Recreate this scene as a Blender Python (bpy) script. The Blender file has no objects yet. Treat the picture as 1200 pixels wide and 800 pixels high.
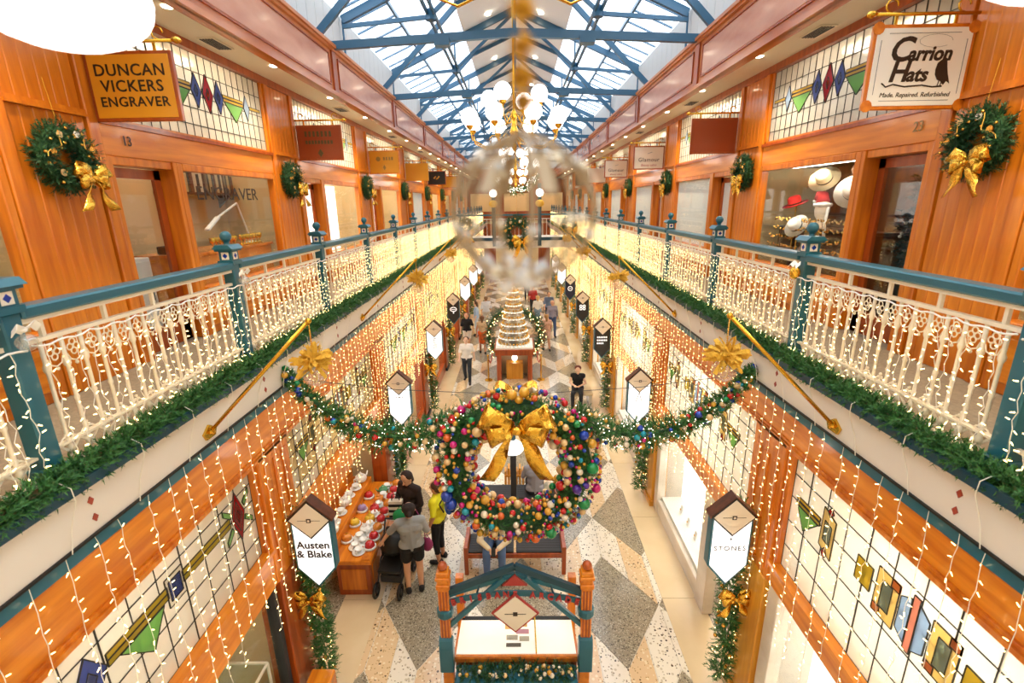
import bpy, bmesh, math, random
from mathutils import Vector, Matrix
R = math.radians
rnd = random.Random(7)
sc = bpy.context.scene
col = sc.collection
# ------------------------------------------------------------------ camera, sky, exposure
cam_d = bpy.data.cameras.new('camera'); cam = bpy.data.objects.new('camera', cam_d); col.objects.link(cam)
cam.location = (0, 0, 6.2)
cam.rotation_euler = (Matrix.Rotation(math.atan(7.6/567.), 3, 'Z') @ Matrix.Rotation(R(90-16.05), 3, 'X') @ Matrix.Rotation(R(-.9), 3, 'Z')).to_euler()
cam_d.sensor_width = 36; cam_d.lens = 567/1200*36; cam_d.clip_start = .05; cam_d.clip_end = 300
cam_d.dof.use_dof = True; cam_d.dof.focus_distance = 7.5; cam_d.dof.aperture_fstop = 2.0
sc.camera = cam
w = bpy.data.worlds.new('sky'); sc.world = w; w.use_nodes = True
bg = w.node_tree.nodes['Background']; bg.inputs[0].default_value = (.80, .90, 1, 1); bg.inputs[1].default_value = 2.3
sc.view_settings.view_transform = 'Standard'; sc.view_settings.look = 'None'; sc.view_settings.gamma = 1
sc.view_settings.use_curve_mapping = False
sc.view_settings.exposure = 0.85
sc.cycles.max_bounces = 8; sc.cycles.transparent_max_bounces = 16; sc.cycles.sample_clamp_indirect = 6
sc.cycles.use_denoising = True
SUNV = Vector((.35, .3, .88))
sd = bpy.data.lights.new('sun', 'SUN'); sd.energy = .7; sd.angle = R(25); sd.color = (1, .96, .9)
so = bpy.data.objects.new('sun', sd); col.objects.link(so); so.rotation_euler = SUNV.to_track_quat('Z', 'Y').to_euler()

# ------------------------------------------------------------------ materials
def lin(c):
    return tuple((x/12.92 if x <= .04045 else ((x+.055)/1.055)**2.4) for x in c)
def hx(h):
    return lin(tuple(int(h[i:i+2], 16)/255 for i in (0, 2, 4)))
M = {}
def mat(name, color, rough=.5, metal=0, emit=0, ecol=None, bump=0, bscale=40, coat=0, spec=None, trans=0, sampling=None):
    m = bpy.data.materials.new(name); m.use_nodes = True; n = m.node_tree.nodes; l = m.node_tree.links
    b = n['Principled BSDF']
    c = hx(color) if isinstance(color, str) else color
    b.inputs['Base Color'].default_value = (*c, 1); b.inputs['Roughness'].default_value = rough; b.inputs['Metallic'].default_value = metal
    if coat: b.inputs['Coat Weight'].default_value = coat; b.inputs['Coat Roughness'].default_value = .08
    if spec is not None: b.inputs['Specular IOR Level'].default_value = spec
    if emit:
        e = hx(ecol) if isinstance(ecol, str) else (ecol or c)
        b.inputs['Emission Color'].default_value = (*e, 1); b.inputs['Emission Strength'].default_value = emit
        if sampling: m.cycles.emission_sampling = sampling
    if bump:
        t = n.new('ShaderNodeTexNoise'); t.inputs['Scale'].default_value = bscale; t.inputs['Detail'].default_value = 3
        co = n.new('ShaderNodeTexCoord'); l.new(co.outputs['Object'], t.inputs['Vector'])
        bp = n.new('ShaderNodeBump'); bp.inputs['Strength'].default_value = bump; bp.inputs['Distance'].default_value = .02
        l.new(t.outputs['Fac'], bp.inputs['Height']); l.new(bp.outputs['Normal'], b.inputs['Normal'])
    M[name] = m; return m
def vary(name, c1, c2, scale=(8, 8, 8), rough=.4, detail=4, coat=0, lo=.3, hi=.7, metal=0, world=False, bump=0):
    """two-tone noise: grain, mottle"""
    m = mat(name, c1, rough, metal, coat=coat); n = m.node_tree.nodes; l = m.node_tree.links; b = n['Principled BSDF']
    co = n.new('ShaderNodeTexCoord'); mp = n.new('ShaderNodeMapping'); mp.inputs['Scale'].default_value = scale
    if world:
        g = n.new('ShaderNodeNewGeometry'); l.new(g.outputs['Position'], mp.inputs['Vector'])
    else: l.new(co.outputs['Object'], mp.inputs['Vector'])
    t = n.new('ShaderNodeTexNoise'); t.inputs['Scale'].default_value = 1; t.inputs['Detail'].default_value = detail
    l.new(mp.outputs['Vector'], t.inputs['Vector'])
    r = n.new('ShaderNodeValToRGB'); r.color_ramp.elements[0].position = lo; r.color_ramp.elements[1].position = hi
    r.color_ramp.elements[0].color = (*hx(c1), 1); r.color_ramp.elements[1].color = (*hx(c2), 1)
    l.new(t.outputs['Fac'], r.inputs['Fac']); l.new(r.outputs['Color'], b.inputs['Base Color'])
    if bump:
        bp = n.new('ShaderNodeBump'); bp.inputs['Strength'].default_value = bump; bp.inputs['Distance'].default_value = .01
        l.new(t.outputs['Fac'], bp.inputs['Height']); l.new(bp.outputs['Normal'], b.inputs['Normal'])
    return m
def terrazzo(name, base, chips, cover=.35, size=28):
    m = mat(name, base, .16, coat=.3); n = m.node_tree.nodes; l = m.node_tree.links; b = n['Principled BSDF']
    g = n.new('ShaderNodeNewGeometry'); last = None
    for i, (cc, cov, s) in enumerate(chips):
        v = n.new('ShaderNodeTexVoronoi'); v.inputs['Scale'].default_value = s; l.new(g.outputs['Position'], v.inputs['Vector'])
        sp = n.new('ShaderNodeSeparateColor'); l.new(v.outputs['Color'], sp.inputs['Color'])
        lt = n.new('ShaderNodeMath'); lt.operation = 'LESS_THAN'; lt.inputs[1].default_value = cov; l.new(sp.outputs[0], lt.inputs[0])
        ds = n.new('ShaderNodeMath'); ds.operation = 'LESS_THAN'; ds.inputs[1].default_value = .42; l.new(v.outputs['Distance'], ds.inputs[0])
        mu = n.new('ShaderNodeMath'); mu.operation = 'MULTIPLY'; l.new(lt.outputs[0], mu.inputs[0]); l.new(ds.outputs[0], mu.inputs[1])
        mx = n.new('ShaderNodeMix'); mx.data_type = 'RGBA'; l.new(mu.outputs[0], mx.inputs['Factor'])
        if last: l.new(last, mx.inputs['A'])
        else: mx.inputs['A'].default_value = (*hx(base), 1)
        mx.inputs['B'].default_value = (*hx(cc), 1); last = mx.outputs['Result']
    l.new(last, b.inputs['Base Color']); return m
def glass(name, tint=(1, 1, 1), gloss=.1, rough=.02, diffuse=0, dcol=(1, 1, 1)):
    m = bpy.data.materials.new(name); m.use_nodes = True; n = m.node_tree.nodes; l = m.node_tree.links; n.clear()
    o = n.new('ShaderNodeOutputMaterial'); tr = n.new('ShaderNodeBsdfTransparent'); tr.inputs[0].default_value = (*tint, 1)
    gl = n.new('ShaderNodeBsdfGlossy'); gl.inputs['Roughness'].default_value = rough
    mx = n.new('ShaderNodeMixShader'); mx.inputs[0].default_value = gloss; l.new(tr.outputs[0], mx.inputs[1]); l.new(gl.outputs[0], mx.inputs[2])
    out = mx
    if diffuse:
        d = n.new('ShaderNodeBsdfDiffuse'); d.inputs[0].default_value = (*dcol, 1)
        t2 = n.new('ShaderNodeBsdfTranslucent'); t2.inputs[0].default_value = (*dcol, 1)
        a = n.new('ShaderNodeMixShader'); a.inputs[0].default_value = .6; l.new(d.outputs[0], a.inputs[1]); l.new(t2.outputs[0], a.inputs[2])
        m2 = n.new('ShaderNodeMixShader'); m2.inputs[0].default_value = diffuse; l.new(mx.outputs[0], m2.inputs[1]); l.new(a.outputs[0], m2.inputs[2]); out = m2
    l.new(out.outputs[0], o.inputs[0]); M[name] = m; return m
vary('wood', 'BC5C0A', 'E4881E', (14, 14, 1.2), .32, 5, coat=.35)
vary('wood_red', '8E3A10', 'B4541C', (14, 14, 1.2), .3, 5, coat=.35)
vary('wood_gold', 'D08A20', 'EBA838', (14, 14, 1.2), .35, 5, coat=.3)
vary('wood_dark', '4A2413', '6B3820', (12, 12, 2), .35, 4)
vary('wood_bulk', 'B05A22', 'D28444', (2, .8, 2), .35, 4, coat=.3)
vary('bulk_panel', 'BE7C62', 'DAA286', (3, 1, 3), .25, 4, coat=.5)
vary('wood_h', 'CA6A0C', 'EC9222', (14, 1.2, 14), .32, 5, coat=.35)
mat('cream', 'EFE4D2', .3, coat=.2); mat('white', 'F2F0EA', .5); mat('iron_white', 'EFE3CC', .45)
mat('plaster', 'DCC496', .8); mat('soffit', 'E9DFC8', .7); mat('board_white', 'BFC0BE', .6); mat('ridge_white', 'F3F6FA', .6)
mat('teal', '1F6273', .35, coat=.2); mat('teal_dark', '15404F', .4); mat('steel_blue', '2B5A78', .4, coat=.2)
mat('olive_teal', '55705C', .4)
mat('brass', 'E0B040', .25, 1, bump=.05); mat('gold_foil', 'F0BE4A', .24, 1, bump=.9, bscale=22); mat('gold_ball', 'E6B450', .22, .85)
mat('gold_tulle', 'E8B53A', .7, 0, bump=.8, bscale=60)
mat('black', '15130F', .5); mat('charcoal', '2B2B2E', .6); mat('lead', '3A3A36', .5, .4)
mat('ink', '2B1B12', .5); mat('gold_ink', '9A7A3A', .4, .3); mat('red_paint', 'A8302A', .45); mat('green_ink', '5B4A24', .6)
vary('pine', '1B4A22', '4C8C40', (60, 60, 60), .6, 2); vary('pine_dark', '153B20', '2F6436', (60, 60, 60), .6, 2)
mat('ribbon_white', 'FBF6EC', .5); mat('red_diamond', 'A8452F', .4)
mat('amber_sign', 'E09A1E', .4, coat=.3); mat('red_sign', '9A3E12', .4, coat=.3)
mat('opal', 'FFFFFF', .3, emit=2.6, ecol=(1, .96, .88)); mat('downlight', 'FFFFFF', .3, emit=9, ecol=(1, .85, .6))
mat('bulb', 'FFF0C0', .4, emit=5.5, ecol=(1, .70, .25), sampling='NONE'); mat('wire', 'F6EFDC', .5)
mat('bulb_white', 'FFFFFF', .4, emit=4, ecol=(1, .9, .7), sampling='NONE')
mat('panel_light', 'FFFFFF', .5, emit=15, ecol=(1, .93, .82)); mat('panel_light_dim', 'FFFFFF', .5, emit=7, ecol=(1, .93, .82)); mat('sign_face', 'FFFFFF', .4, emit=.55, ecol=(1, 1, 1))
mat('map_face', 'FFFBEE', .3, emit=.2, ecol=(1, .95, .82)); mat('window_glow', 'FFFDF8', .5, emit=1.0, ecol=(1, .97, .92))  # window panels glow in place of lit shop interiors
mat('blind', 'F0F2F2', .5)
glass('pane_glass', (.97, .98, .97), .07); glass('case_glass', (.9, .97, .94), .12); glass('roof_glass', (.93, .97, 1), .06, diffuse=.1)
glass('roof_sheet', (.9, .95, 1), .03, diffuse=.45, dcol=(.95, .97, 1)); glass('ball_glass', (.98, .97, .93), .22, .03, diffuse=.12)
glass('haze_bead', (.95, .93, .9), .35, .05, diffuse=.25)
SG = {'clear': ((.95, .93, .86), .6), 'clear2': ((.88, .87, .80), .65), 'warm': ((.86, .76, .48), .6), 'green': (hx('A6DC8C'), .6), 'yellow': (hx('F2D45C'), .55), 'blue': (hx('7484CC'), .6),
      'red': (hx('D23C40'), .6), 'sky': (hx('BFD6F2'), .6), 'pink': (hx('F0B6A4'), .6), 'straw': (hx('F8E2A2'), .6), 'olive': (hx('DCC650'), .6)}
for k_, (c_, d_) in SG.items(): glass('sg_'+k_, tuple(min(1, x*.8+.1) for x in c_), .07, .15, diffuse=d_, dcol=c_)
terrazzo('terr_dark', '9C9078', [('6E6452', .42, 32), ('C6BCA4', .42, 45), ('3A342C', .15, 60)])
terrazzo('terr_cream', 'EFE6D2', [('4A4036', .10, 26), ('CFC2A6', .3, 22), ('8A7860', .12, 40)])
terrazzo('terr_tan', 'E3C498', [('6A5238', .08, 24), ('F0DDB8', .3, 22), ('B08C5C', .15, 40)])
vary('marble', 'E9DFCF', 'CDBFAA', (1.2, 1.2, 2.5), .15, 6, coat=.4, world=True); vary('marble_tan', 'EAD5AE', 'D9BE90', (.8, .8, .8), .15, 5, coat=.4, world=True)
vary('carpet', '8A7A64', '9C8C74', (30, 30, 30), .9, 3)
SKINS = [hx('E0AC86'), hx('C98F68'), hx('EBC0A0')]
for i_, c_ in enumerate(SKINS): mat('skin%d' % i_, c_, .5)
BC = {'red': 'C81E1E', 'magenta': 'C81C7A', 'gold': 'D9A436', 'champagne': 'E6C48C', 'green': '128A4A', 'blue': '1B3FA8', 'purple': '4A2590', 'teal': '1896A8', 'orange': 'D8662A', 'pearl': 'EADFC8'}
for k_, c_ in BC.items(): mat('bb_'+k_, c_, .22, .25, coat=.5)
def cloth(h):
    n = 'cloth_'+h
    return M.get(n) or mat(n, h, .8, bump=.15, bscale=60)

# ------------------------------------------------------------------ mesh builder
class MB:
    def __init__(s): s.v = []; s.f = []; s.mi = []; s.cur = 0
    def add(s, vs, fs):
        o = len(s.v); s.v += [tuple(p) for p in vs]; s.f += [tuple(i+o for i in f) for f in fs]; s.mi += [s.cur]*len(fs); return s
    def box(s, x0, x1, y0, y1, z0, z1):
        if x0 > x1: x0, x1 = x1, x0
        if y0 > y1: y0, y1 = y1, y0
        return s.add([(x0, y0, z0), (x1, y0, z0), (x1, y1, z0), (x0, y1, z0), (x0, y0, z1), (x1, y0, z1), (x1, y1, z1), (x0, y1, z1)],
                     [(3, 2, 1, 0), (4, 5, 6, 7), (0, 1, 5, 4), (1, 2, 6, 5), (2, 3, 7, 6), (3, 0, 4, 7)])
    def frame(s, p0, p1):
        d = (Vector(p1)-Vector(p0)); L = d.length; d = d.normalized() if L > 1e-9 else Vector((0, 0, 1))
        a = Vector((0, 0, 1)) if abs(d.z) < .9 else Vector((1, 0, 0)); u = d.cross(a).normalized(); return d, u, u.cross(d).normalized()
    def cyl(s, p0, p1, r0, r1=None, n=8, caps=True):
        r1 = r0 if r1 is None else r1; d, u, w_ = s.frame(p0, p1); p0 = Vector(p0); p1 = Vector(p1); vs = []
        for p, r in ((p0, r0), (p1, r1)):
            for i in range(n):
                a = 2*math.pi*i/n; vs.append(p+u*(r*math.cos(a))+w_*(r*math.sin(a)))
        fs = [(i, (i+1) % n, n+(i+1) % n, n+i) for i in range(n)]
        if caps: fs += [tuple(range(n))[::-1], tuple(range(n, 2*n))]
        return s.add(vs, fs)
    def bar(s, p0, p1, wd, ht):
        """rectangular bar between two points; ht measured along the most upright normal"""
        p0 = Vector(p0); p1 = Vector(p1); d, u, w_ = s.frame(p0, p1); vs = []
        for p in (p0, p1):
            for a, b in ((-1, -1), (1, -1), (1, 1), (-1, 1)): vs.append(p+u*(a*wd/2)+w_*(b*ht/2))
        return s.add(vs, [(0, 1, 2, 3), (7, 6, 5, 4), (0, 4, 5, 1), (1, 5, 6, 2), (2, 6, 7, 3), (3, 7, 4, 0)])
    def sph(s, c, r, nu=10, nv=7):
        if not isinstance(r, (tuple, list)): r = (r, r, r)
        vs = [(c[0], c[1], c[2]+r[2])]
        for j in range(1, nv):
            t = math.pi*j/nv
            for i in range(nu):
                a = 2*math.pi*i/nu; vs.append((c[0]+r[0]*math.sin(t)*math.cos(a), c[1]+r[1]*math.sin(t)*math.sin(a), c[2]+r[2]*math.cos(t)))
        vs.append((c[0], c[1], c[2]-r[2])); fs = [(0, 1+i, 1+(i+1) % nu) for i in range(nu)]
        for j in range(nv-2):
            for i in range(nu):
                a = 1+j*nu; fs.append((a+i, a+nu+i, a+nu+(i+1) % nu, a+(i+1) % nu))
        a = 1+(nv-2)*nu; fs += [(a+(i+1) % nu, a+i, len(vs)-1) for i in range(nu)]
        return s.add(vs, fs)
    def lathe(s, prof, c=(0, 0, 0), n=12):
        vs = []
        for r, z in prof:
            for i in range(n):
                a = 2*math.pi*i/n; vs.append((c[0]+r*math.cos(a), c[1]+r*math.sin(a), c[2]+z))
        fs = []
        for j in range(len(prof)-1):
            for i in range(n): fs.append((j*n+i, j*n+(i+1) % n, (j+1)*n+(i+1) % n, (j+1)*n+i))
        fs.append(tuple(range(n))[::-1]); fs.append(tuple(range((len(prof)-1)*n, len(prof)*n)))
        return s.add(vs, fs)
    def tube(s, pts, r, n=6, closed=False):
        pts = [Vector(p) for p in pts]; N = len(pts); vs = []; u = None
        for i, p in enumerate(pts):
            a = pts[(i-1) % N] if (closed or i > 0) else p; b = pts[(i+1) % N] if (closed or i < N-1) else p
            d = (b-a).normalized()
            if u is None: u = d.cross(Vector((0, 0, 1)) if abs(d.z) < .9 else Vector((1, 0, 0))).normalized()
            u = (u-d*u.dot(d)).normalized(); w_ = d.cross(u); rr = r[i] if isinstance(r, list) else r
            for k in range(n):
                t = 2*math.pi*k/n; vs.append(p+u*(rr*math.cos(t))+w_*(rr*math.sin(t)))
        fs = []
        for i in range(N if closed else N-1):
            j = (i+1) % N
            for k in range(n): fs.append((i*n+k, i*n+(k+1) % n, j*n+(k+1) % n, j*n+k))
        if not closed: fs += [tuple(range(n))[::-1], tuple(range((N-1)*n, N*n))]
        return s.add(vs, fs)
    def prism(s, poly, ax, a, b):
        def P(p, t): return {'x': (t, p[0], p[1]), 'y': (p[0], t, p[1]), 'z': (p[0], p[1], t)}[ax]
        n = len(poly); vs = [P(p, a) for p in poly]+[P(p, b) for p in poly]
        return s.add(vs, [tuple(range(n)), tuple(range(n, 2*n))[::-1]]+[(i, n+i, n+(i+1) % n, (i+1) % n) for i in range(n)])
    def ribbon(s, pts, wv, th=.003):
        """strip of cloth: pts centre line, wv half-width vectors"""
        pts = [Vector(p) for p in pts]; n = len(pts); vs = []
        for i, p in enumerate(pts):
            d = (pts[min(i+1, n-1)]-pts[max(i-1, 0)]).normalized(); wi = Vector(wv[i] if isinstance(wv, list) else wv); nn = d.cross(wi)
            nn = nn.normalized()*th if nn.length > 1e-9 else Vector((0, 0, th))
            vs += [p-wi+nn, p+wi+nn, p+wi-nn, p-wi-nn]
        fs = []
        for i in range(n-1):
            a = i*4; b = a+4
            for k in range(4): fs.append((a+k, a+(k+1) % 4, b+(k+1) % 4, b+k))
        fs += [(3, 2, 1, 0), tuple(range(4*n-4, 4*n))]
        return s.add(vs, fs)
    def mesh(s, name, mats, smooth=False, bevel=0, recalc=True):
        me = bpy.data.meshes.new(name); me.from_pydata(s.v, [], s.f)
        mats = mats if isinstance(mats, (list, tuple)) else [mats]
        for m in mats: me.materials.append(M[m] if isinstance(m, str) else m)
        if len(mats) > 1: me.polygons.foreach_set('material_index', s.mi)
        if recalc or bevel:
            bm = bmesh.new(); bm.from_mesh(me)
            if bevel: bmesh.ops.bevel(bm, geom=bm.edges[:], offset=bevel, segments=1, affect='EDGES', clamp_overlap=True)
            bmesh.ops.recalc_face_normals(bm, faces=bm.faces[:]); bm.to_mesh(me); bm.free()
        if smooth: me.polygons.foreach_set('use_smooth', [True]*len(me.polygons))
        me.update(); return me
    def build(s, name, mats, parent=None, smooth=False, bevel=0, recalc=True, loc=None, kind=None, label=None):
        o = link(name, s.mesh(name, mats, smooth, bevel, recalc), parent, loc)
        if kind: o['kind'] = kind
        if label: o['label'] = label
        return o
def link(name, me, parent=None, loc=None, rot=None, scale=None):
    o = bpy.data.objects.new(name, me); col.objects.link(o)
    if parent is not None: o.parent = parent
    if loc is not None: o.location = loc
    if rot is not None: o.rotation_euler = rot
    if scale is not None: o.scale = scale
    return o
def tag(o, label=None, cat=None, group=None, kind=None):
    if label: o['label'] = label
    if cat: o['category'] = cat
    if group: o['group'] = group
    if kind: o['kind'] = kind
    return o
def thing(name, label, cat, loc=(0, 0, 0), rz=0, group=None):
    o = bpy.data.objects.new(name, None); o.empty_display_size = .1; col.objects.link(o); o.location = loc; o.rotation_euler = (0, 0, rz)
    return tag(o, label, cat, group)
def struct(mb, name, mats, smooth=False, bevel=0):
    return mb.build(name, mats, None, smooth, bevel, kind='structure')
def copy_tree(o, loc=None, rz=None, parent=None, label=None, group=None):
    c = o.copy(); col.objects.link(c); c.parent = parent
    if loc is not None: c.location = loc
    if rz is not None: c.rotation_euler = (0, 0, rz) if not isinstance(rz, tuple) else rz
    if label: c['label'] = label
    if group: c['group'] = group
    for ch in KIDS(o): copy_tree(ch, parent=c)
    return c
def KIDS(o): return [c for c in o.children]
PENDING = []          # text curves and remeshed bodies turned into plain meshes at the end
def text(parent, body, size, loc, rot, m, name='lettering', depth=.002, align='CENTER', sx=1, spacing=1, shear=0, bold=0):
    cu = bpy.data.curves.new(name, 'FONT'); cu.body = body; cu.size = size; cu.align_x = align; cu.align_y = 'CENTER'; cu.extrude = depth
    cu.space_character = spacing; cu.shear = shear; cu.offset = bold; cu.resolution_u = 3; cu.materials.append(M[m])
    o = link(name, cu, parent, loc, rot, (sx, 1, 1)); PENDING.append(o); return o

# dimensions (metres): ground floor z=0, gallery floor F, camera on a bridge in the middle of the void
F = 4.64; XR = 2.8; XW = 3.92; L = 4.34; END = 44.0
SIDE = {-1: 'left', 1: 'right'}; SHOP = {-1: 'engraver side', 1: 'hat side'}
ORD = ['first', 'second', 'third', 'fourth', 'fifth', 'sixth', 'seventh', 'eighth', 'ninth', 'tenth', 'eleventh', 'twelfth', 'thirteenth', 'fourteenth', 'fifteenth', 'sixteenth', 'seventeenth', 'eighteenth', 'nineteenth', 'twentieth']

# ================================================================== FLOOR
fl = struct(MB().box(-6, 6, -3, END+4.2, -.3, -.012), 'floor', 'terr_cream')
TA, TB = .73, 1.11
dia = MB().prism([(0, -TB+.012), (TA-.008, 0), (0, TB-.012), (-TA+.008, 0)], 'z', -.02, 0).mesh('tile', 'terr_dark')
def para(x0, y0, x1, y1, m):   # band piece with upright sides of height TB
    g = .006
    return MB().prism([(x0+g, y0+g), (x1-g, y1+g), (x1-g, y1+TB-g), (x0+g, y0+TB-g)], 'z', -.02, 0).mesh('tile', m)
pm = {}
for d_ in (1, -1):
    for h_ in (0, 1):
        xa, xb = h_*TA/2, (h_+1)*TA/2
        ya, yb = (TB*(1-xa/TA), TB*(1-xb/TA)) if d_ == 1 else (TB*xa/TA, TB*xb/TA)
        for m_ in ('terr_tan', 'terr_cream'): pm[(d_, h_, m_)] = para(xa, ya, xb, yb, m_)
for n in range(-2, 17):
    yn = 6.27+2*TB*n; off = TA if n % 2 else 0
    for m in range(-2, 3):
        xc = 2*TA*m+off
        if abs(xc) > 3: continue
        link('tile', dia, fl, (xc, yn, 0))
        for h_ in (0, 1):
            link('tile', pm[(1, h_, ('terr_tan', 'terr_cream')[h_ ^ (m & 1)])], fl, (xc, yn, 0))
            link('tile', pm[(-1, h_, ('terr_tan', 'terr_cream')[(1-h_) ^ (m & 1)])], fl, (xc-TA, yn, 0))
for s in (-1, 1):
    for i in range(22):
        y0 = -2+2.1*i
        MB().box(s*2.28, s*2.9, y0+.004, y0+2.096, -.02, .006).build('paving_slab', 'marble_tan', fl)

# ================================================================== GALLERY DECKS, FASCIA, SOFFIT, BULKHEAD
for s in (-1, 1):
    nm = SIDE[s]
    d = struct(MB().box(s*(XR-.06), s*5.6, -1, END, F-.18, F), 'floor_gallery_%s' % nm, 'carpet')
    f = struct(MB().box(s*(XR-.1), s*(XR+.25), -1, END, 4.23, F-.055), 'trim_fascia_%s' % nm, 'cream')
    g = MB()      # gutter that carries the garland
    g.box(s*(XR-.21), s*(XR-.19), -1, END, F-.05, F+.02); g.box(s*(XR-.19), s*(XR-.06), -1, END, F-.05, F-.03)
    g.build('gutter', 'teal_dark', f)
    MB().box(s*(XR-.07), s*(XR+.2), -1, END, 4.1, 4.23).build('frieze', 'teal', f)
    MB().box(s*(XR-.12), s*(XR-.07), -1, END, 4.215, 4.23).build('drip_edge', 'black', f)
    dm = MB().prism([(0, -.03), (.022, 0), (0, .03), (-.022, 0)], 'x', 0, .012).mesh('inlay_diamond', 'red_diamond')
    for i in range(17):
        for z in (4.32, 4.44): link('inlay_diamond', dm, f, (s*(XR-.1)-(.006), 2.62+L/2*i, z))
    c = struct(MB().box(s*3.24, s*5.6, -1, END, F+3.47, F+3.6), 'ceiling_gallery_%s' % nm, 'soffit')
    b = struct(MB().box(s*3.2, s*3.32, -1, END, F+3.42, F+4.2), 'trim_bulkhead_%s' % nm, 'wood_bulk')
    mm = MB()
    for z0, z1, p in ((3.42, 3.48, .05), (4.14, 4.2, .05), (4.18, 4.23, .09), (3.46, 3.49, .025)): mm.box(s*(3.2-p), s*3.22, -1, END, F+z0, F+z1)
    mm.build('cornice_moulding', 'wood_bulk', b)
    for i in range(-2, 9):
        y0 = 9.5+L*i
        if y0 > END-2: continue
        MB().box(s*3.17, s*3.25, y0-.09, y0+.09, F+3.48, F+4.15).build('stile', 'wood_red', b)
        MB().box(s*3.185, s*3.25, y0+.25, y0+L-.25, F+3.6, F+4.05).build('bulkhead_panel', 'bulk_panel', b, bevel=.012)
        fr = MB()
        for z in (3.575, 4.06): fr.box(s*3.178, s*3.25, y0+.22, y0+L-.22, F+z, F+z+.018)
        for y in (y0+.22, y0+L-.238): fr.box(s*3.178, s*3.25, y, y+.018, F+3.575, F+4.078)
        fr.build('panel_bead', 'wood_red', b)

# ================================================================== ROOF
EZ, RZ, XE = 6.2+3.85, 6.2+5.4, 3.72
def roofz(x): return RZ-(RZ-EZ)*abs(x)/XE
bd = MB().box(-.02, .02, 0, .424, F+4.2, EZ).mesh('board', 'board_white', bevel=.008)
for s in (-1, 1):
    wl = struct(MB().box(s*3.76, s*3.95, -1, END, F+3.55, EZ+.05), 'wall_clerestory_%s' % SIDE[s], 'board_white')
    for i in range(-2, 102):
        link('board', bd, wl, (s*3.74, i*.432, 0))
    gr = struct(MB().bar((s*2.78, -1, roofz(2.78)+.02), (s*2.78, END, roofz(2.78)+.02), .06, .08), 'window_%s' % ('1' if s < 0 else '2'), 'steel_blue')
    bars = MB()
    for i in range(-1, 60): bars.bar((s*XE, i*.7233, EZ+.03), (s*2.78, i*.7233, roofz(2.78)+.03), .028, .045)
    bars.build('glazing_bars', 'steel_blue', gr, kind='stuff')
    pane = MB().prism([(0, 0), (.70, 0), (.70, .012), (0, .012)], 'x', 0, 1)
    p = MB(); a = (s*XE, EZ+.02); c2 = (s*2.78, roofz(2.78)+.02)
    p.add([(a[0], .012, a[1]), (a[0], .711, a[1]), (c2[0], .711, c2[1]), (c2[0], .012, c2[1])], [(0, 1, 2, 3)])
    pmesh = p.mesh('pane', 'roof_glass', recalc=False)
    for i in range(-1, 59): link('pane', pmesh, gr, (0, i*.7233, 0))
    sh = MB(); sh.add([(s*2.76, 0, roofz(2.76)+.03), (s*2.76, L/2-.02, roofz(2.76)+.03), (s*1.5, L/2-.02, roofz(1.5)+.03), (s*1.5, 0, roofz(1.5)+.03)], [(0, 1, 2, 3)])
    shm = sh.mesh('skylight_sheet', 'roof_sheet', recalc=False)
    for i in range(-1, 19): link('skylight_sheet', shm, gr, (0, i*L/2+.68, 0))
rc = MB(); rc.prism([(-1.5, roofz(1.5)+.02), (0, RZ+.02), (1.5, roofz(1.5)+.02), (1.5, roofz(1.5)+.1), (0, RZ+.1), (-1.5, roofz(1.5)+.1)], 'y', -1, END)
rc = struct(rc, 'ceiling', 'ridge_white')
MB().box(-6, 6, END-.1, END+.1, F+3.4, RZ+.2).build('wall_end_gable', 'board_white', None, kind='structure')
MB().box(-6, 6, -3.2, -3, 0, RZ+.2).build('wall_back', 'plaster', None, kind='structure')
SPOTS = 'small recessed spotlight in the white ridge ceiling between the trusses'
sp0 = MB().lathe([(.0, -.03), (.07, -.03), (.09, 0), (.09, .03)], n=12).mesh('ridge_spotlight', ['downlight'])
for i in range(1, 9):
    for s in (-1, 1):
        tag(link('ridge_spotlight', sp0, None, (s*.75, 6.9+L*i, roofz(.75)+.0)), 'small spotlight in the white ridge ceiling, %s along the %s' % (ORD[i-1], SHOP[s]), 'spotlight', 'spotlights along the ridge ceiling')
def t_truss(y, i):
    t = thing('roof_truss', 'blue steel roof truss with a tie beam, %s from the hanging ornament' % ORD[i], 'truss', (0, y, F+4.2), group='tie trusses under the skylight')
    b = -(F+4.2)
    m = MB()
    for s in (-1, 1): m.bar((s*3.7, 0, 8.85+b), (0, 0, 9.02+b), .09, .13)
    m.build('tie_beam', 'steel_blue', t)
    for s in (-1, 1):
        MB().bar((s*3.7, 0, 8.8+b), (s*1.45, 0, roofz(1.45)-.05+b), .08, .12).build('strut', 'steel_blue', t)
        MB().box(s*1.26-.13, s*1.26+.13, -.1, .1, 8.83+b, 8.95+b).build('bracket_box', 'steel_blue', t)
        MB().bar((s*1.45, 0, roofz(1.45)-.05+b), (0, 0, RZ-.06+b), .07, .1).build('upper_chord', 'steel_blue', t)
    MB().bar((0, 0, 9.0+b), (0, 0, RZ-.05+b), .06, .06).build('king_post', 'steel_blue', t)
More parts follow.
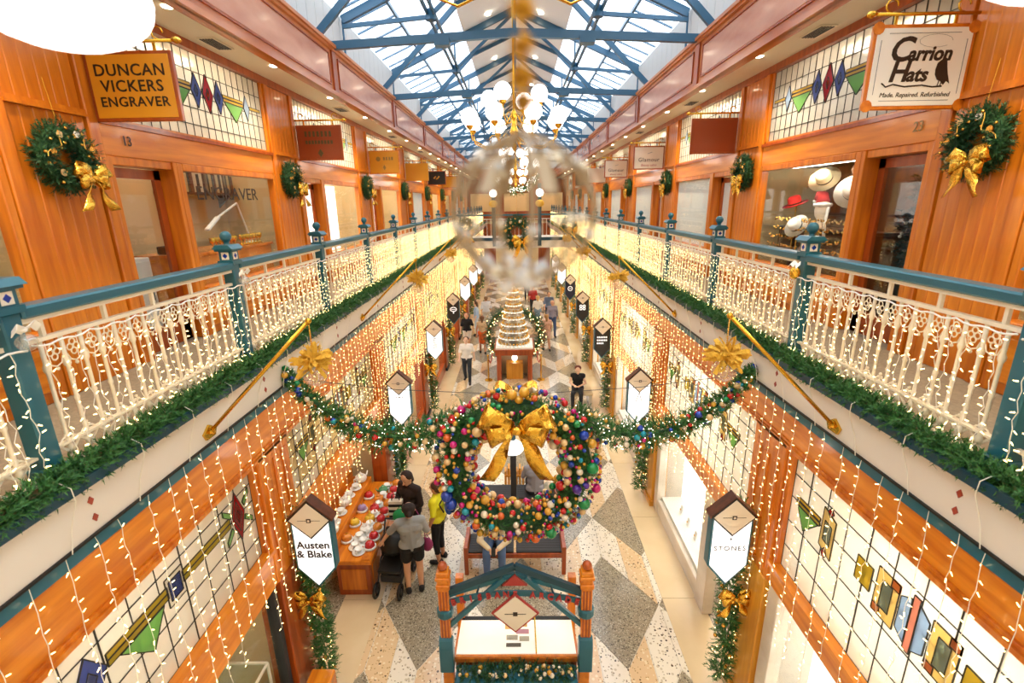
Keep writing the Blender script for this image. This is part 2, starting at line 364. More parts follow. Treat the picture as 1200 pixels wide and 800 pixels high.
def r_frame(y, i):
    t = thing('rafter_frame', 'blue steel rafter pair with eave hangers, %s from the hanging ornament' % ORD[i], 'truss', (0, y, F+4.2), group='rafter frames under the skylight')
    b = -(F+4.2)
    for s in (-1, 1):
        MB().bar((s*3.66, 0, EZ-.08+b), (0, 0, RZ-.06+b), .1, .16).build('rafter', 'steel_blue', t)
        MB().cyl((s*3.66, 0, 0), (s*3.66, 0, EZ-.08+b), .022, n=6).build('hanger', 'steel_blue', t)
        MB().prism([(s*3.68, 0), (s*3.5, 0), (s*3.68, .3)], 'y', -.03, .03).build('bracket', 'steel_blue', t)
        MB().bar((s*3.66, 0, EZ-.2+b), (s*1.77, 0, EZ-.05+b), .06, .08).build('collar_strut', 'steel_blue', t)
        MB().cyl((s*1.77, 0, EZ-.12+b), (s*1.77, 0, EZ+.08+b), .11, n=8).build('gusset', 'steel_blue', t)
        MB().bar((s*1.77, 0, EZ-.02+b), (s*.04, 0, RZ-.16+b), .06, .08).build('web_strut', 'steel_blue', t)
        MB().bar((s*1.77, 0, EZ+b), (s*1.77, 0, roofz(1.77)-.1+b), .05, .05).build('post', 'steel_blue', t)
for i in range(0, 8): t_truss(5.2+L*i, i)
for i in range(0, 8): r_frame(7.4+L*i, i)
for s in (-1, 1):
    for dx in (-.07, .07):
        tag(MB().bar((s*1.77+dx, -1, EZ+.02), (s*1.77+dx, END-.1, EZ+.02), .04, .1).build('purlin', 'steel_blue'),
            'long paired blue purlin running the length of the roof above the %s' % SHOP[s], 'beam', 'roof purlins above the %s' % SHOP[s], 'structure')

# ================================================================== STAINED GLASS
def sheet(poly, m, th=.006):
    """pane in a local (y,z) plane, x thickness"""
    return MB().prism(poly, 'x', -th/2, th/2)
def stained(parent, s, x, y0, y1, z0, z1, style, fine, seed):
    """leaded light in the plane x=const; fine: panes as single objects"""
    rr = random.Random(seed); W = y1-y0; H = z1-z0
    if style == 'up': nc = max(4, int(W/.145)); rows = [0, .14, .34, .50, .78, 1]
    else: nc = max(4, int(W/.26)); rows = [0, .2, .42, .63, .82, 1]
    ys = [y0+W*i/nc for i in range(nc+1)]; zs = [z0+H*r for r in rows]
    lead = MB()
    for i, y in enumerate(ys):
        t = .011 if i % 3 == 0 else .006
        lead.box(x-.008, x+.008, y-t/2, y+t/2, z0, z1)
    for z in zs: lead.box(x-.008, x+.008, y0, y1, z-.004, z+.004)
    lead.build('lead_came', 'lead', parent)
    mset = ['sg_clear', 'sg_clear', 'sg_clear2'] if style != 'warm' else ['sg_warm', 'sg_warm', 'sg_clear2']
    if fine:
        cache = {}
        for j in range(len(zs)-1):
            for i in range(nc):
                m_ = rr.choice(mset); k = (j, m_)
                if k not in cache:
                    dy = W/nc; cache[k] = MB().box(-.003, .003, .004, dy-.004, .004, zs[j+1]-zs[j]-.004).mesh('pane', m_)
                link('pane', cache[k], parent, (x, ys[i], zs[j]))
    else:
        g = MB()
        for j in range(len(zs)-1):
            for i in range(nc):
                g.cur = rr.randrange(2); g.box(x-.003, x+.003, ys[i]+.004, ys[i+1]-.004, zs[j]+.004, zs[j+1]-.004)
        g.build('panes', [mset[0], mset[2]], parent, kind='stuff')
    yc = (y0+y1)/2+{'up': .25, 'low_r': .17}.get(style, 0); zc = z0+H*{'up': .55, 'low_l': .63, 'low_r': .62}.get(style, .62); X1 = x-s*.009
    def piece(poly, m_, edge=.012):
        MB().prism(poly, 'x', X1-.006, X1+.006).build('pane', m_, parent)
        cy = sum(p[0] for p in poly)/len(poly); cz = sum(p[1] for p in poly)/len(poly)
        ml = MB(); n = len(poly)
        for a in range(n): ml.bar((X1-s*.004, *poly[a]), (X1-s*.004, *poly[(a+1) % n]), .008, .008)
        return ml
    leads = MB()
    def P(poly, m_):
        ml = piece(poly, m_); leads.add(ml.v, ml.f)
    def dmd(y, z, a, b, m_): P([(y, z-b), (y+a, z), (y, z+b), (y-a, z)], m_)
    if style == 'up':
        for d_ in (-1, 1):
            for dz in (0, .045):
                P([(yc+d_*.34, zc-.005+dz), (yc+d_*.83, zc-.005+dz), (yc+d_*.83, zc+.03+dz), (yc+d_*.34, zc+.03+dz)], 'sg_yellow')
            P([(yc+d_*.36, zc-.01), (yc+d_*.82, zc-.01), (yc+d_*.59, zc-.24)], 'sg_green')
            dmd(yc+d_*.235, zc+.01, .1, .2, 'sg_blue'); dmd(yc+d_*.235, zc+.01, .035, .07, 'sg_clear')
            dmd(yc+d_*.92, zc, .075, .17, 'sg_sky')
            if d_ > 0: P([(yc+1.0, zc-.005), (yc+1.3, zc-.005), (yc+1.3, zc+.035), (yc+1.0, zc+.035)], 'sg_yellow')
            else: P([(yc-1.45, zc-.005), (yc-1.0, zc-.005), (yc-1.0, zc+.035), (yc-1.45, zc+.035)], 'sg_yellow')
        dmd(yc, zc+.01, .11, .23, 'sg_red'); dmd(yc, zc+.01, .035, .07, 'sg_straw')
    else:
        side = -1 if style == 'low_l' else 1
        if style == 'low_l':
            for ya_, yb_ in ((.66, 1.36), (-.12, .48)):
                for dz in (0, .055): P([(yc+ya_, zc-.03+dz), (yc+yb_, zc-.03+dz), (yc+yb_, zc+.02+dz), (yc+ya_, zc+.02+dz)], 'sg_olive')
            P([(yc-.02, zc-.04), (yc+.42, zc-.04), (yc+.24, zc-.3)], 'sg_green'); P([(yc-.95, zc-.04), (yc-.5, zc-.04), (yc-.74, zc-.3)], 'sg_green')
            for dz in (0, .055): P([(yc-1.0, zc-.03+dz), (yc-.4, zc-.03+dz), (yc-.4, zc+.02+dz), (yc-1.0, zc+.02+dz)], 'sg_olive')
            dmd(yc+1.5, zc, .11, .27, 'sg_red'); dmd(yc+1.5, zc, .07, .17, 'sg_clear'); dmd(yc+1.5, zc, .03, .07, 'sg_red')
            for d_ in (-1, 1):
                P([(yc+1.5+d_*.1, zc+.1), (yc+1.5+d_*.22, zc+.2), (yc+1.5+d_*.22, zc+.14), (yc+1.5+d_*.12, zc+.05)], 'sg_green')
                P([(yc+1.5+d_*.1, zc-.1), (yc+1.5+d_*.22, zc-.2), (yc+1.5+d_*.22, zc-.14), (yc+1.5+d_*.12, zc-.05)], 'sg_green')
            P([(yc+.47, zc-.12), (yc+.67, zc-.12), (yc+.67, zc+.14), (yc+.47, zc+.14)], 'sg_clear'); P([(yc+.5, zc-.08), (yc+.64, zc-.08), (yc+.64, zc+.1), (yc+.5, zc+.1)], 'sg_blue')
            dmd(yc-.26, zc, .13, .2, 'sg_blue'); dmd(yc-.26, zc, .05, .08, 'sg_clear')
        else:
            for d_ in (-1, 1):
                P([(yc+d_*.42, zc-.1), (yc+d_*.6, zc-.1), (yc+d_*.6, zc+.12), (yc+d_*.42, zc+.12)], 'sg_olive')
                y = yc+d_*.26
                P([(y-.11, zc-.2), (y+.11, zc-.2), (y+.11, zc+.2), (y-.11, zc+.2)], 'sg_straw'); P([(y-.05, zc-.12), (y+.05, zc-.12), (y+.05, zc+.12), (y-.05, zc+.12)], 'sg_sky')
                P([(y-.11, zc+.13), (y-.03, zc+.13), (y-.03, zc+.2), (y-.11, zc+.2)], 'sg_pink'); P([(y+.03, zc-.2), (y+.11, zc-.2), (y+.11, zc-.13), (y+.03, zc-.13)], 'sg_pink')
                y = yc+d_*1.0
                P([(y-.09, zc-.22), (y+.09, zc-.16), (y+.09, zc+.24), (y-.09, zc+.18)], 'sg_straw'); P([(y-.05, zc-.1), (y+.05, zc-.08), (y+.05, zc+.12), (y-.05, zc+.1)], 'sg_sky')
                dmd(y, zc-.2, .04, .06, 'sg_red'); dmd(y, zc+.23, .04, .05, 'sg_red')
                for dz in (0, .05): P([(y+d_*.12, zc+dz), (y+d_*.5, zc+dz), (y+d_*.5, zc+.035+dz), (y+d_*.12, zc+.035+dz)], 'sg_yellow')
                P([(y+d_*.14, zc-.01), (y+d_*.48, zc-.01), (y+d_*.34, zc-.22)], 'sg_green')
            P([(yc-.03, zc-.24), (yc+.03, zc-.24), (yc+.03, zc+.24), (yc-.03, zc+.24)], 'sg_pink')
            for d_ in (-1, 1): P([(yc+d_*.035, zc-.2), (yc+d_*.13, zc-.14), (yc+d_*.13, zc+.14), (yc+d_*.035, zc+.2)], 'sg_sky')
    leads.build('lead_outline', 'lead', parent)

# ================================================================== UPPER SHOPFRONT WALLS
NB = 9
wn = [3]; dn = [1]
plank_lo = MB().box(-.015, .015, 0, .118, 0, 2.36).mesh('plank', 'wood', bevel=.006)
plank_hi = MB().box(-.015, .015, 0, .118, 2.42, 3.47).mesh('plank', 'wood', bevel=.006)
for s in (-1, 1):
    wl = MB(); x = s*XW
    ups = struct(MB().box(s*(XW+.02), s*(XW+.1), -1, END, F+3.38, F+3.47), 'wall_upper_%s' % SIDE[s], 'wood_red')
    MB().box(s*(XW-.05), s*(XW+.05), -1, END, F+3.37, F+3.47).build('picture_rail', 'wood_red', ups)
    for k in range(-1, NB):
        yp = 4.37+L*k
        MB().box(s*(XW+.02), s*(XW+.1), yp-.5, yp+.5, F, F+3.4).build('pilaster_core', 'wood_dark', ups)
        for e in (-1, 1):
            MB().box(s*(XW-.04), s*(XW+.1), yp+e*.43-.06, yp+e*.43+.06, F, F+3.47).build('stile', 'wood', ups, bevel=.01)
        for j in range(6):
            for pl in (plank_lo, plank_hi): link('plank', pl, ups, (s*(XW+.005), yp-.36+.12*j, F))
        mb = MB()
        mb.box(s*(XW-.05), s*XW, yp-.38, yp+.38, F+2.36, F+2.385); mb.box(s*(XW-.035), s*XW, yp-.38, yp+.38, F+2.385, F+2.42)
        mb.build('cap_moulding', 'wood', ups)
        if k < NB-1:
            y0, y1 = yp+.5, yp+L-.5
            ln = MB().box(s*(XW-.02), s*(XW+.1), y0, y1, F+2.05, F+2.35)
            lo = ln.build('lintel', 'wood_h', ups, bevel=.008)
            MB().box(s*(XW-.05), s*XW, y0, y1, F+2.33, F+2.37).build('lintel_moulding', 'wood_red', ups)
            # stained transom light
            wf = MB()
            for a, b in ((y0, y0+.05), (y1-.05, y1)): wf.box(s*(XW-.01), s*(XW+.06), a, b, F+2.37, F+3.38)
            wf.box(s*(XW-.01), s*(XW+.06), y0, y1, F+2.37, F+2.4)
            wo = wf.build('window_%d' % wn[0], 'wood', None, kind='structure'); wn[0] += 1
            stained(wo, s, s*(XW+.03), y0+.05, y1-.05, F+2.4, F+3.37, 'up', k == 0, 11+k)
            # shop window
            yw = y0+1.08
            sf = MB()
            for a, b in ((yw-.1, yw), (y1-.07, y1)): sf.box(s*(XW-.03), s*(XW+.08), a, b, F, F+2.05)
            sf.box(s*(XW-.03), s*(XW+.08), yw, y1-.07, F+1.97, F+2.05); sf.box(s*(XW-.02), s*(XW+.08), yw, y1-.07, F, F+.55); sf.box(s*(XW-.07), s*(XW+.08), yw, y1-.07, F+.55, F+.6)
            so_ = sf.build('window_%d' % wn[0], 'wood', None, bevel=.008, kind='structure'); wn[0] += 1
            MB().box(s*(XW+.025), s*(XW+.035), yw, y1-.07, F+.6, F+1.97).build('pane', 'pane_glass', so_)
            MB().box(s*(XW-.04), s*(XW-.02), yw, y1-.07, F+.1, F+.47).build('riser_panel', 'wood_h', so_, bevel=.01)
            # door, set back
            df = MB(); xd = XW+.14
            df.box(s*(XW-.03), s*(XW+.2), y0, y0+.06, F, F+2.05); df.box(s*(XW-.03), s*(XW+.2), yw-.16, yw-.1, F, F+2.05); df.box(s*(XW-.01), s*(XW+.2), y0+.06, yw-.16, F+1.97, F+2.05)
            do = df.build('door_%d' % dn[0], 'wood', None, bevel=.006, kind='structure'); dn[0] += 1
            dl = MB(); ya, yb = y0+.07, yw-.17
            for a, b in ((ya, ya+.1), (yb-.1, yb)): dl.box(s*xd, s*(xd+.04), a, b, F, F+1.96)
            dl.box(s*xd, s*(xd+.04), ya, yb, F, F+.25); dl.box(s*xd, s*(xd+.04), ya, yb, F+1.86, F+1.96)
            lf = dl.build('door_leaf', 'wood_red', do)
            MB().box(s*(xd+.018), s*(xd+.024), ya+.1, yb-.1, F+.25, F+1.86).build('pane', 'pane_glass', lf)
            MB().tube([(s*(xd-.05), ya+.06, F+.95), (s*(xd-.06), ya+.06, F+1.05), (s*(xd-.05), ya+.06, F+1.15)], .012).build('handle', 'brass', lf)
            if s == -1 and k in (1, 2, 4): MB().box(s*(XW+.6), s*(XW+.62), yw-.9, y1, F+.5, F+2.0).build('glow_backdrop', 'window_glow', so_)  # glowing sheet added to make these shop windows brighter
            white = (s == 1 and k >= 1) or (s == -1 and k in (3, 6))
            if white:
                MB().box(s*(XW+.06), s*(XW+.07), yw, y1-.07, F+.6, F+1.97).build('blind', 'blind', so_)
                MB().box(s*(xd+.03), s*(xd+.036), ya+.1, yb-.1, F+.25, F+1.86).build('blind', 'blind', lf)
    # rooms behind the shopfronts
    rm = MB(); rm.box(s*5.5, s*5.6, -1, END, F, F+3.47)
    for k in range(-1, NB): rm.box(s*(XW+.1), s*5.5, 4.37+L*k-.05, 4.37+L*k+.05, F, F+3.47)
    struct(rm, 'wall_shop_backs_upper_%s' % SIDE[s], 'plaster')
lamp_up = MB().box(-.3, .3, -.6, .6, -.03, 0).mesh('ceiling_light', 'panel_light'); lamp_dim = MB().box(-.3, .3, -.6, .6, -.03, 0).mesh('ceiling_light', 'panel_light_dim')
UPL = {-1: 'flat ceiling light panel inside a gallery shop on the engraver side', 1: 'flat ceiling light panel inside a gallery shop on the hat side'}
for s in (-1, 1):
    for k in range(-1, NB-1):
        tag(link('ceiling_light', lamp_dim if k < 1 else lamp_up, None, (s*4.7, 4.37+L*k+2.4, F+3.44)), 'flat ceiling light panel in the %s gallery shop, %s' % (ORD[k+1], SHOP[s]), 'ceiling light', 'shop lights '+SIDE[s])  # second hat side panel is added, lighting only the stained glass

# ================================================================== GROUND SHOPFRONTS
CW = .66
for s in (-1, 1):
    ga, gb = ((2.52, 3.6) if s < 0 else (2.34, 3.72))
    gw = struct(MB().box(s*XR, s*(XR+.2), -1, END, gb+.01, 4.105), 'wall_lower_%s' % SIDE[s], 'wood_h')
    m = MB()
    for z0, z1, p in ((gb-.01, gb+.03, .04), (gb+.03, gb+.06, .02), (4.06, 4.1, .03)): m.box(s*(XR-p), s*(XR+.1), -1, END, z0, z1)
    m.build('architrave', 'wood', gw)
    zt0, zt1 = ((2.06, 2.51) if s < 0 else (2.06, 2.33))
    for k in range(-1, NB):
        yc = 4.85+L*k
        lo_m = 'wood_gold' if s > 0 else 'wood_red'
        MB().box(s*(XR-.04), s*(XR+.2), yc-CW/2, yc+CW/2, zt0, gb+.03).build('pilaster', 'wood', gw, bevel=.012)
        for e in (-1, 0, 1): MB().box(s*(XR-.06), s*(XR), yc+e*.2-.05, yc+e*.2+.05, zt0+.1, 3.5).build('pilaster_fillet', 'wood', gw, bevel=.008)
        MB().box(s*(XR-.05), s*(XR+.25), yc-CW/2+.02, yc+CW/2-.02, .12, zt0).build('column_panel', lo_m, gw, bevel=.012)
        MB().box(s*(XR-.08), s*(XR+.25), yc-CW/2, yc+CW/2, 0, .12).build('plinth', lo_m if s > 0 else 'charcoal', gw)
        if k == NB-1: continue
        y0, y1 = yc+CW/2, yc+L-CW/2
        MB().box(s*(XR-.03), s*(XR+.2), y0, y1, zt0, zt1).build('transom', 'wood_h', gw, bevel=.015)
        MB().box(s*(XR-.06), s*(XR+.05), y0, y1, zt1-.03, zt1+.015).build('transom_moulding', 'wood_h', gw)
        wf = MB()
        for a, b in ((y0, y0+.06), (y1-.06, y1)): wf.box(s*XR, s*(XR+.12), a, b, ga, gb)
        wo = wf.build('window_%d' % wn[0], 'wood', None, kind='structure'); wn[0] += 1
        st = 'warm' if (k >= 2 or (s == -1 and k == 0)) else ('low_l' if s < 0 else 'low_r')
        if k < 3: stained(wo, s, s*(XR+.06), y0+.06, y1-.06, ga, gb-.01, st, k < 1, 40+k)
        else: stained(wo, s, s*(XR+.06), y0+.06, y1-.06, ga, gb-.01, 'warm', False, 40+k)
    rm = MB(); rm.box(s*4.6, s*4.7, -1, END, 0, 3.9); rm.box(s*(XR+.2), s*4.6, -1, END, 3.8, 3.9)
    for k in range(-1, NB): rm.box(s*(XR+.25), s*4.6, 4.85+L*k-.05, 4.85+L*k+.05, 0, 3.8)
    struct(rm, 'wall_shop_backs_lower_%s' % SIDE[s], 'white' if s > 0 else 'plaster')
    for k in range(-1, NB-1):
        tag(link('ceiling_light', lamp_dim if s < 0 else lamp_up, None, (s*3.7, 4.85+L*k+2.2, 3.77)), 'flat ceiling light panel in the %s lower shop, %s' % (ORD[k+1], SHOP[s]), 'ceiling light', 'street shop lights '+SIDE[s])
        # shop glazing
        y0, y1 = 4.85+L*k+CW/2, 4.85+L*(k+1)-CW/2
        if s == -1 and k == 0: continue
        fr = MB(); zt = zt0
        if s > 0:
            a = y0+.9
            fr.box(s*XR, s*(XR+.16), a, a+.34, 0, zt); fr.box(s*XR, s*(XR+.16), y1-.2, y1, 0, zt); fr.box(s*(XR+.02), s*(XR+.14), a+.34, y1-.2, 0, .3)
            wo = fr.build('window_%d' % wn[0], 'marble', None, bevel=.01, kind='structure'); wn[0] += 1
            MB().box(s*(XR+.08), s*(XR+.09), a+.34, y1-.2, .3, zt).build('pane', 'pane_glass', wo)
            MB().box(s*(XR+.5), s*(XR+.52), a+.34, y1-.2, .35, zt).build('glow_screen', 'window_glow', wo)  # self-glowing sheet stands in for the bright shop interior
            MB().box(s*(XR+.1), s*(XR+.5), a+.34, y1-.2, .3, .36).build('display_shelf', 'white', wo)
            # open doorway with glass leaf
            MB().box(s*(XR+.3), s*(XR+.31), y0+.05, a, .02, zt).build('door_%d' % dn[0], 'pane_glass', None, kind='structure'); dn[0] += 1
        else:
            a = y0+1.0
            fr.box(s*XR, s*(XR+.12), a, a+.08, 0, zt); fr.box(s*XR, s*(XR+.12), y1-.08, y1, 0, zt); fr.box(s*XR, s*(XR+.12), a, y1, 0, .35); fr.box(s*XR, s*(XR+.12), y0, y0+.06, 0, zt)
            wo = fr.build('window_%d' % wn[0], 'charcoal' if k < 0 else 'wood_red', None, bevel=.008, kind='structure'); wn[0] += 1
            MB().box(s*(XR+.05), s*(XR+.06), a+.08, y1-.08, .35, zt).build('pane', 'pane_glass', wo)
            if k > 0: MB().box(s*(XR+.6), s*(XR+.62), a+.08, y1-.08, .35, zt).build('glow_screen', 'window_glow', wo)  # shop brightness put in as a glowing sheet
# far end of the arcade: street doors
ew = MB(); ew.box(-2.9, -1.9, END-.2, END, 0, 4.4); ew.box(1.9, 2.9, END-.2, END, 0, 4.4); ew.box(-1.9, 1.9, END-.2, END, 2.6, 4.4)
struct(ew, 'wall_end', 'wood_red')
ew = MB(); ew.box(-5.6, 5.6, END-.2, END, F, F+.8); ew.box(-5.6, 5.6, END-.2, END, F+2.3, F+4.3)
for x in (-4.5, -1.6, 1.6, 4.5): ew.box(x-.5, x+.5, END-.2, END, F+.8, F+2.3)
struct(ew, 'wall_end_upper', 'wood_red')
ve = MB(); ve.box(-5.6, 5.6, END+4, END+4.2, 0, F+4.3); ve.box(-5.8, -5.6, END, END+4.2, 0, F+4.3); ve.box(5.6, 5.8, END, END+4.2, 0, F+4.3); ve.box(-5.6, 5.6, END, END+4, F+4.2, F+4.3); ve.box(-5.6, 5.6, END+.1, END+4, F-.2, F)
struct(ve, 'wall_vestibule', 'plaster')
for x in (-3.5, 0, 3.5): tag(link('ceiling_light', lamp_up, None, (x, END+2, F+4.18)), 'flat ceiling light panel in the far vestibule upstairs', 'ceiling light', 'vestibule lights')
for x in (-1, 1): tag(link('ceiling_light', lamp_up, None, (x, END+2, F-.21)), 'flat ceiling light panel over the far street doors', 'ceiling light', 'street door lights')

# ================================================================== BALUSTRADES
PY = [2.53+2.19*j for j in range(-1, 18)]
bal = MB()
bal.lathe([(.013, .10), (.022, .12), (.022, .15), (.012, .17), (.012, .40), (.017, .42), (.012, .44), (.012, .62), (.021, .64), (.021, .66), (.013, .68), (.013, .82)], n=6)
bal = bal.mesh('baluster', 'iron_white', smooth=True)
orn = MB()      # cast quatrefoil between two balusters
for cx, cz in ((-.022, .735), (.022, .735), (0, .765), (0, .705)):
    orn.tube([(0, cx+.02*math.cos(t), cz+.02*math.sin(t)) for t in [2*math.pi*i/8 for i in range(8)]], .005, 4, True)
orn.tube([(0, -.05, .70), (0, -.035, .66), (0, 0, .645), (0, .035, .66), (0, .05, .70)], .005, 4); orn.sph((0, 0, .63), .012, 5, 4)
orn = orn.mesh('scroll_ornament', 'iron_white')
lat = MB()      # low lattice with trefoil crest
for i in range(14):
    y = -1.0+i*.143
    lat.bar((0, y, .03), (0, y+.143, .17), .008, .014); lat.bar((.006, y+.143, .03), (.006, y, .17), .008, .014)
    for a in (0, 2.1, 4.2): lat.sph((0, y+.071+.016*math.sin(a), .225+.016*math.cos(a)), .012, 5, 4)
    lat.cyl((0, y+.071, .17), (0, y+.071, .22), .007, n=5)
    lat.tube([(0, y+.0, .17), (0, y+.035, .205), (0, y+.071, .215), (0, y+.106, .205), (0, y+.143, .17)], .006, 4)
lat = lat.mesh('lattice', 'iron_white')
rails = MB()
rails.box(-.07, .07, -1.04, 1.04, .975, 1.045); rails = rails.mesh('handrail', 'teal', bevel=.012)
rl2 = MB(); rl2.box(-.035, .035, -1.04, 1.04, .945, .985); rl2.box(-.02, .02, -1.04, 1.04, .82, .845); rl2.box(-.02, .02, -1.04, 1.04, .17, .185); rl2.box(-.025, .025, -1.04, 1.04, .02, .04)
for y in (-.9, -.45, 0, .45, .9): rl2.box(-.012, .012, y-.012, y+.012, .84, .95)
rl2 = rl2.mesh('iron_rail', 'iron_white')
shaft = MB(); shaft.box(-.055, .055, -.055, .055, -.16, 1.02); shaft.box(-.07, .07, -.07, .07, -.02, .1); shaft = shaft.mesh('shaft', 'teal', bevel=.008)
pcap = MB(); pcap.box(-.075, .075, -.075, .075, 1.02, 1.06); pcap.box(-.06, .06, -.06, .06, 1.06, 1.15); pcap.box(-.085, .085, -.085, .085, 1.15, 1.17); pcap.prism([(-.1, 1.17), (.1, 1.17), (.06, 1.21), (-.06, 1.21)], 'y', -.1, .1)
pcap.lathe([(.03, 1.2), (.022, 1.225), (.03, 1.24)], n=10); pcap = pcap.mesh('post_cap', 'teal')
pball = MB().sph((0, 0, 1.285), .052, 12, 8).mesh('ball_finial', 'teal', smooth=True)
ptile = MB().prism([(-.035, 1.07), (.035, 1.07), (.035, 1.14), (-.035, 1.14)], 'y', -.064, -.058).mesh('tile', 'cream')
ptd = MB().prism([(0, 1.08), (.024, 1.105), (0, 1.13), (-.024, 1.105)], 'y', -.066, -.063).mesh('tile_diamond', 'bb_blue')
BP = 15
for s in (-1, 1):
    for j, y in enumerate(PY):
        t = thing('newel_post', 'teal square newel post with ball finial, %s along the balustrade on the %s' % (ORD[j], SHOP[s]), 'post', (s*XR, y, F), group='newel posts on the %s' % SHOP[s])
        for nm, me in (('shaft', shaft), ('post_cap', pcap), ('ball_finial', pball)): link(nm, me, t)
        for a in range(4 if j < 9 else 0):
            tl = link('tile', ptile, t, None, (0, 0, a*math.pi/2)); link('tile_diamond', ptd, tl)
        if j == len(PY)-1: break
        t = thing('balustrade', 'white cast-iron balustrade panel under a teal handrail, %s along the %s' % (ORD[j], SHOP[s]), 'railing', (s*XR, y+1.095, F), group='balustrade panels on the %s' % SHOP[s])
        link('handrail', rails, t); link('iron_rail', rl2, t); link('lattice', lat, t)
        for i in range(BP):
            yy = -1.0+2.0*(i+.5)/BP
            link('baluster', bal, t, (0, yy, 0))
            if i < BP-1 and j < 9: link('scroll_ornament', orn, t, (0, yy+1/BP, 0))

# ================================================================== STRING LIGHTS
def strand_mesh(seed, x, z0, z1, step, wob=.012, bl=.014, br=.0035, face=None):
    """one hanging wire with its bulbs; returns (wire mesh, bulb mesh)"""
    rr = random.Random(seed); pts = []; z = z0; a = 0
    wire = MB(); bu = MB(); y = 0
    while z > z1:
        pts.append((rr.uniform(-.006, .006), y+rr.uniform(-wob, wob), z))
        z -= step*rr.uniform(.7, 1.2)
    pts.append((0, 0, z1)); wire.tube(pts, .0022, 3)
    for p in pts[1:]:
        d = Vector((rr.uniform(-.3, .3), rr.uniform(-1, 1), rr.uniform(-.6, .3))).normalized()
        q = Vector(p)+d*.012; bu.cyl(q, q+d*bl, br*1.2, br*.6, 4)
    return wire.mesh('strand', 'wire', recalc=False), bu.mesh('bulbs', 'bulb', recalc=False)
RV = [strand_mesh(100+i, 0, .83, .14, .055, .02, .022, .003) for i in range(10)]
WV = [strand_mesh(200+i, 0, 4.21, 2.15-.25*(i % 3), .08, .012, .026, .0033) for i in range(9)]
FV = [strand_mesh(300+i, 0, 4.21, 2.2-.2*(i % 3), .055, .02, .016, .0042) for i in range(9)]
RF = [strand_mesh(400+i, 0, .83, .1, .034, .03, .014, .0034) for i in range(9)]
def joined(name, src, offs, m, parent):
    b = MB()
    for me, o in offs:
        b.add([(v.co.x+o[0], v.co.y+o[1], v.co.z+o[2]) for v in me.vertices], [tuple(p.vertices) for p in me.polygons])
    return b.build(name, m, parent, recalc=False, kind='stuff')
for s in (-1, 1):
    for j in range(len(PY)-1):
        t = thing('light_curtain', 'warm string light curtain over the balustrade, %s along the %s' % (ORD[j], SHOP[s]), 'string lights', (s*(XR-.105), PY[j]+1.095, F), group='light curtains on the balustrade, %s' % SHOP[s])
        pts = []; 
        for i in range(41):
            y = -1.08+2.16*i/40; pts.append((0, y, .835-.02*abs(math.sin(i*.9))))
        MB().tube(pts, .006, 4).build('header_cable', 'ribbon_white', t, recalc=False)
        n = 22
        if j < 4:
            for i in range(n):
                wm, bm_ = RV[rnd.randrange(10)]
                st = link('strand', wm, t, (0, -1.04+2.08*(i+.5)/n+rnd.uniform(-.02, .02), 0)); lb = link('bulbs', bm_, st); lb['kind'] = 'stuff'
        else:
            pick = [(rnd.randrange(9), (rnd.uniform(-.01, .01), -1.04+2.08*(i+.5)/26, 0)) for i in range(26)]
            joined('strands', None, [(RF[a][0], o) for a, o in pick], 'wire', t); joined('bulbs', None, [(RF[a][1], o) for a, o in pick], 'bulb', t)
    for k in range(-1, 8):
        yb = 4.85+L*k
        t = thing('light_curtain', 'warm string lights hanging down the lower shopfront, %s bay, %s' % (ORD[k+1], SHOP[s]), 'string lights', (s*(XR-.11), yb, 0), group='light curtains on the street-level shopfronts, %s' % SHOP[s])
        MB().cyl((0, .02, 4.215), (0, L-.02, 4.215), .005, n=4).build('header_cable', 'wire', t)
        n = 20 if k < 0 else (26 if k < 1 else 34)
        if k < 1:
            for i in range(n):
                wm, bm_ = WV[rnd.randrange(9)]
                st = link('strand', wm, t, (0, L*(i+.5)/n+rnd.uniform(-.03, .03), 0)); lb = link('bulbs', bm_, st); lb['kind'] = 'stuff'
        else:
            pick = [(rnd.randrange(9), (rnd.uniform(-.02, .02), L*(i+.5)/n, 0)) for i in range(n)]
            joined('strands', None, [(FV[a][0], o) for a, o in pick], 'wire', t); joined('bulbs', None, [(FV[a][1], o) for a, o in pick], 'bulb', t)
    # little lead-in wires clipped over the gutter
    for k in range(-1, 3):
        for i in range(8):
            y = 4.85+L*k+.27+.54*i
            tag(MB().tube([(-s*.05, 0, 4.7), (-s*.1, .01, 4.66), (-s*.095, .02, 4.57), (-s*.02, .02, 4.38), (0, 0, 4.22)], .0035, 4).build('light_cable', 'wire', None, recalc=False, loc=(s*(XR-.125), y, 0)),
                'thin white cable over the gutter, %s in the %s bay, %s' % (ORD[i], ORD[k+1], SHOP[s]), 'cable', 'light cables over the gutter, %s' % SHOP[s])

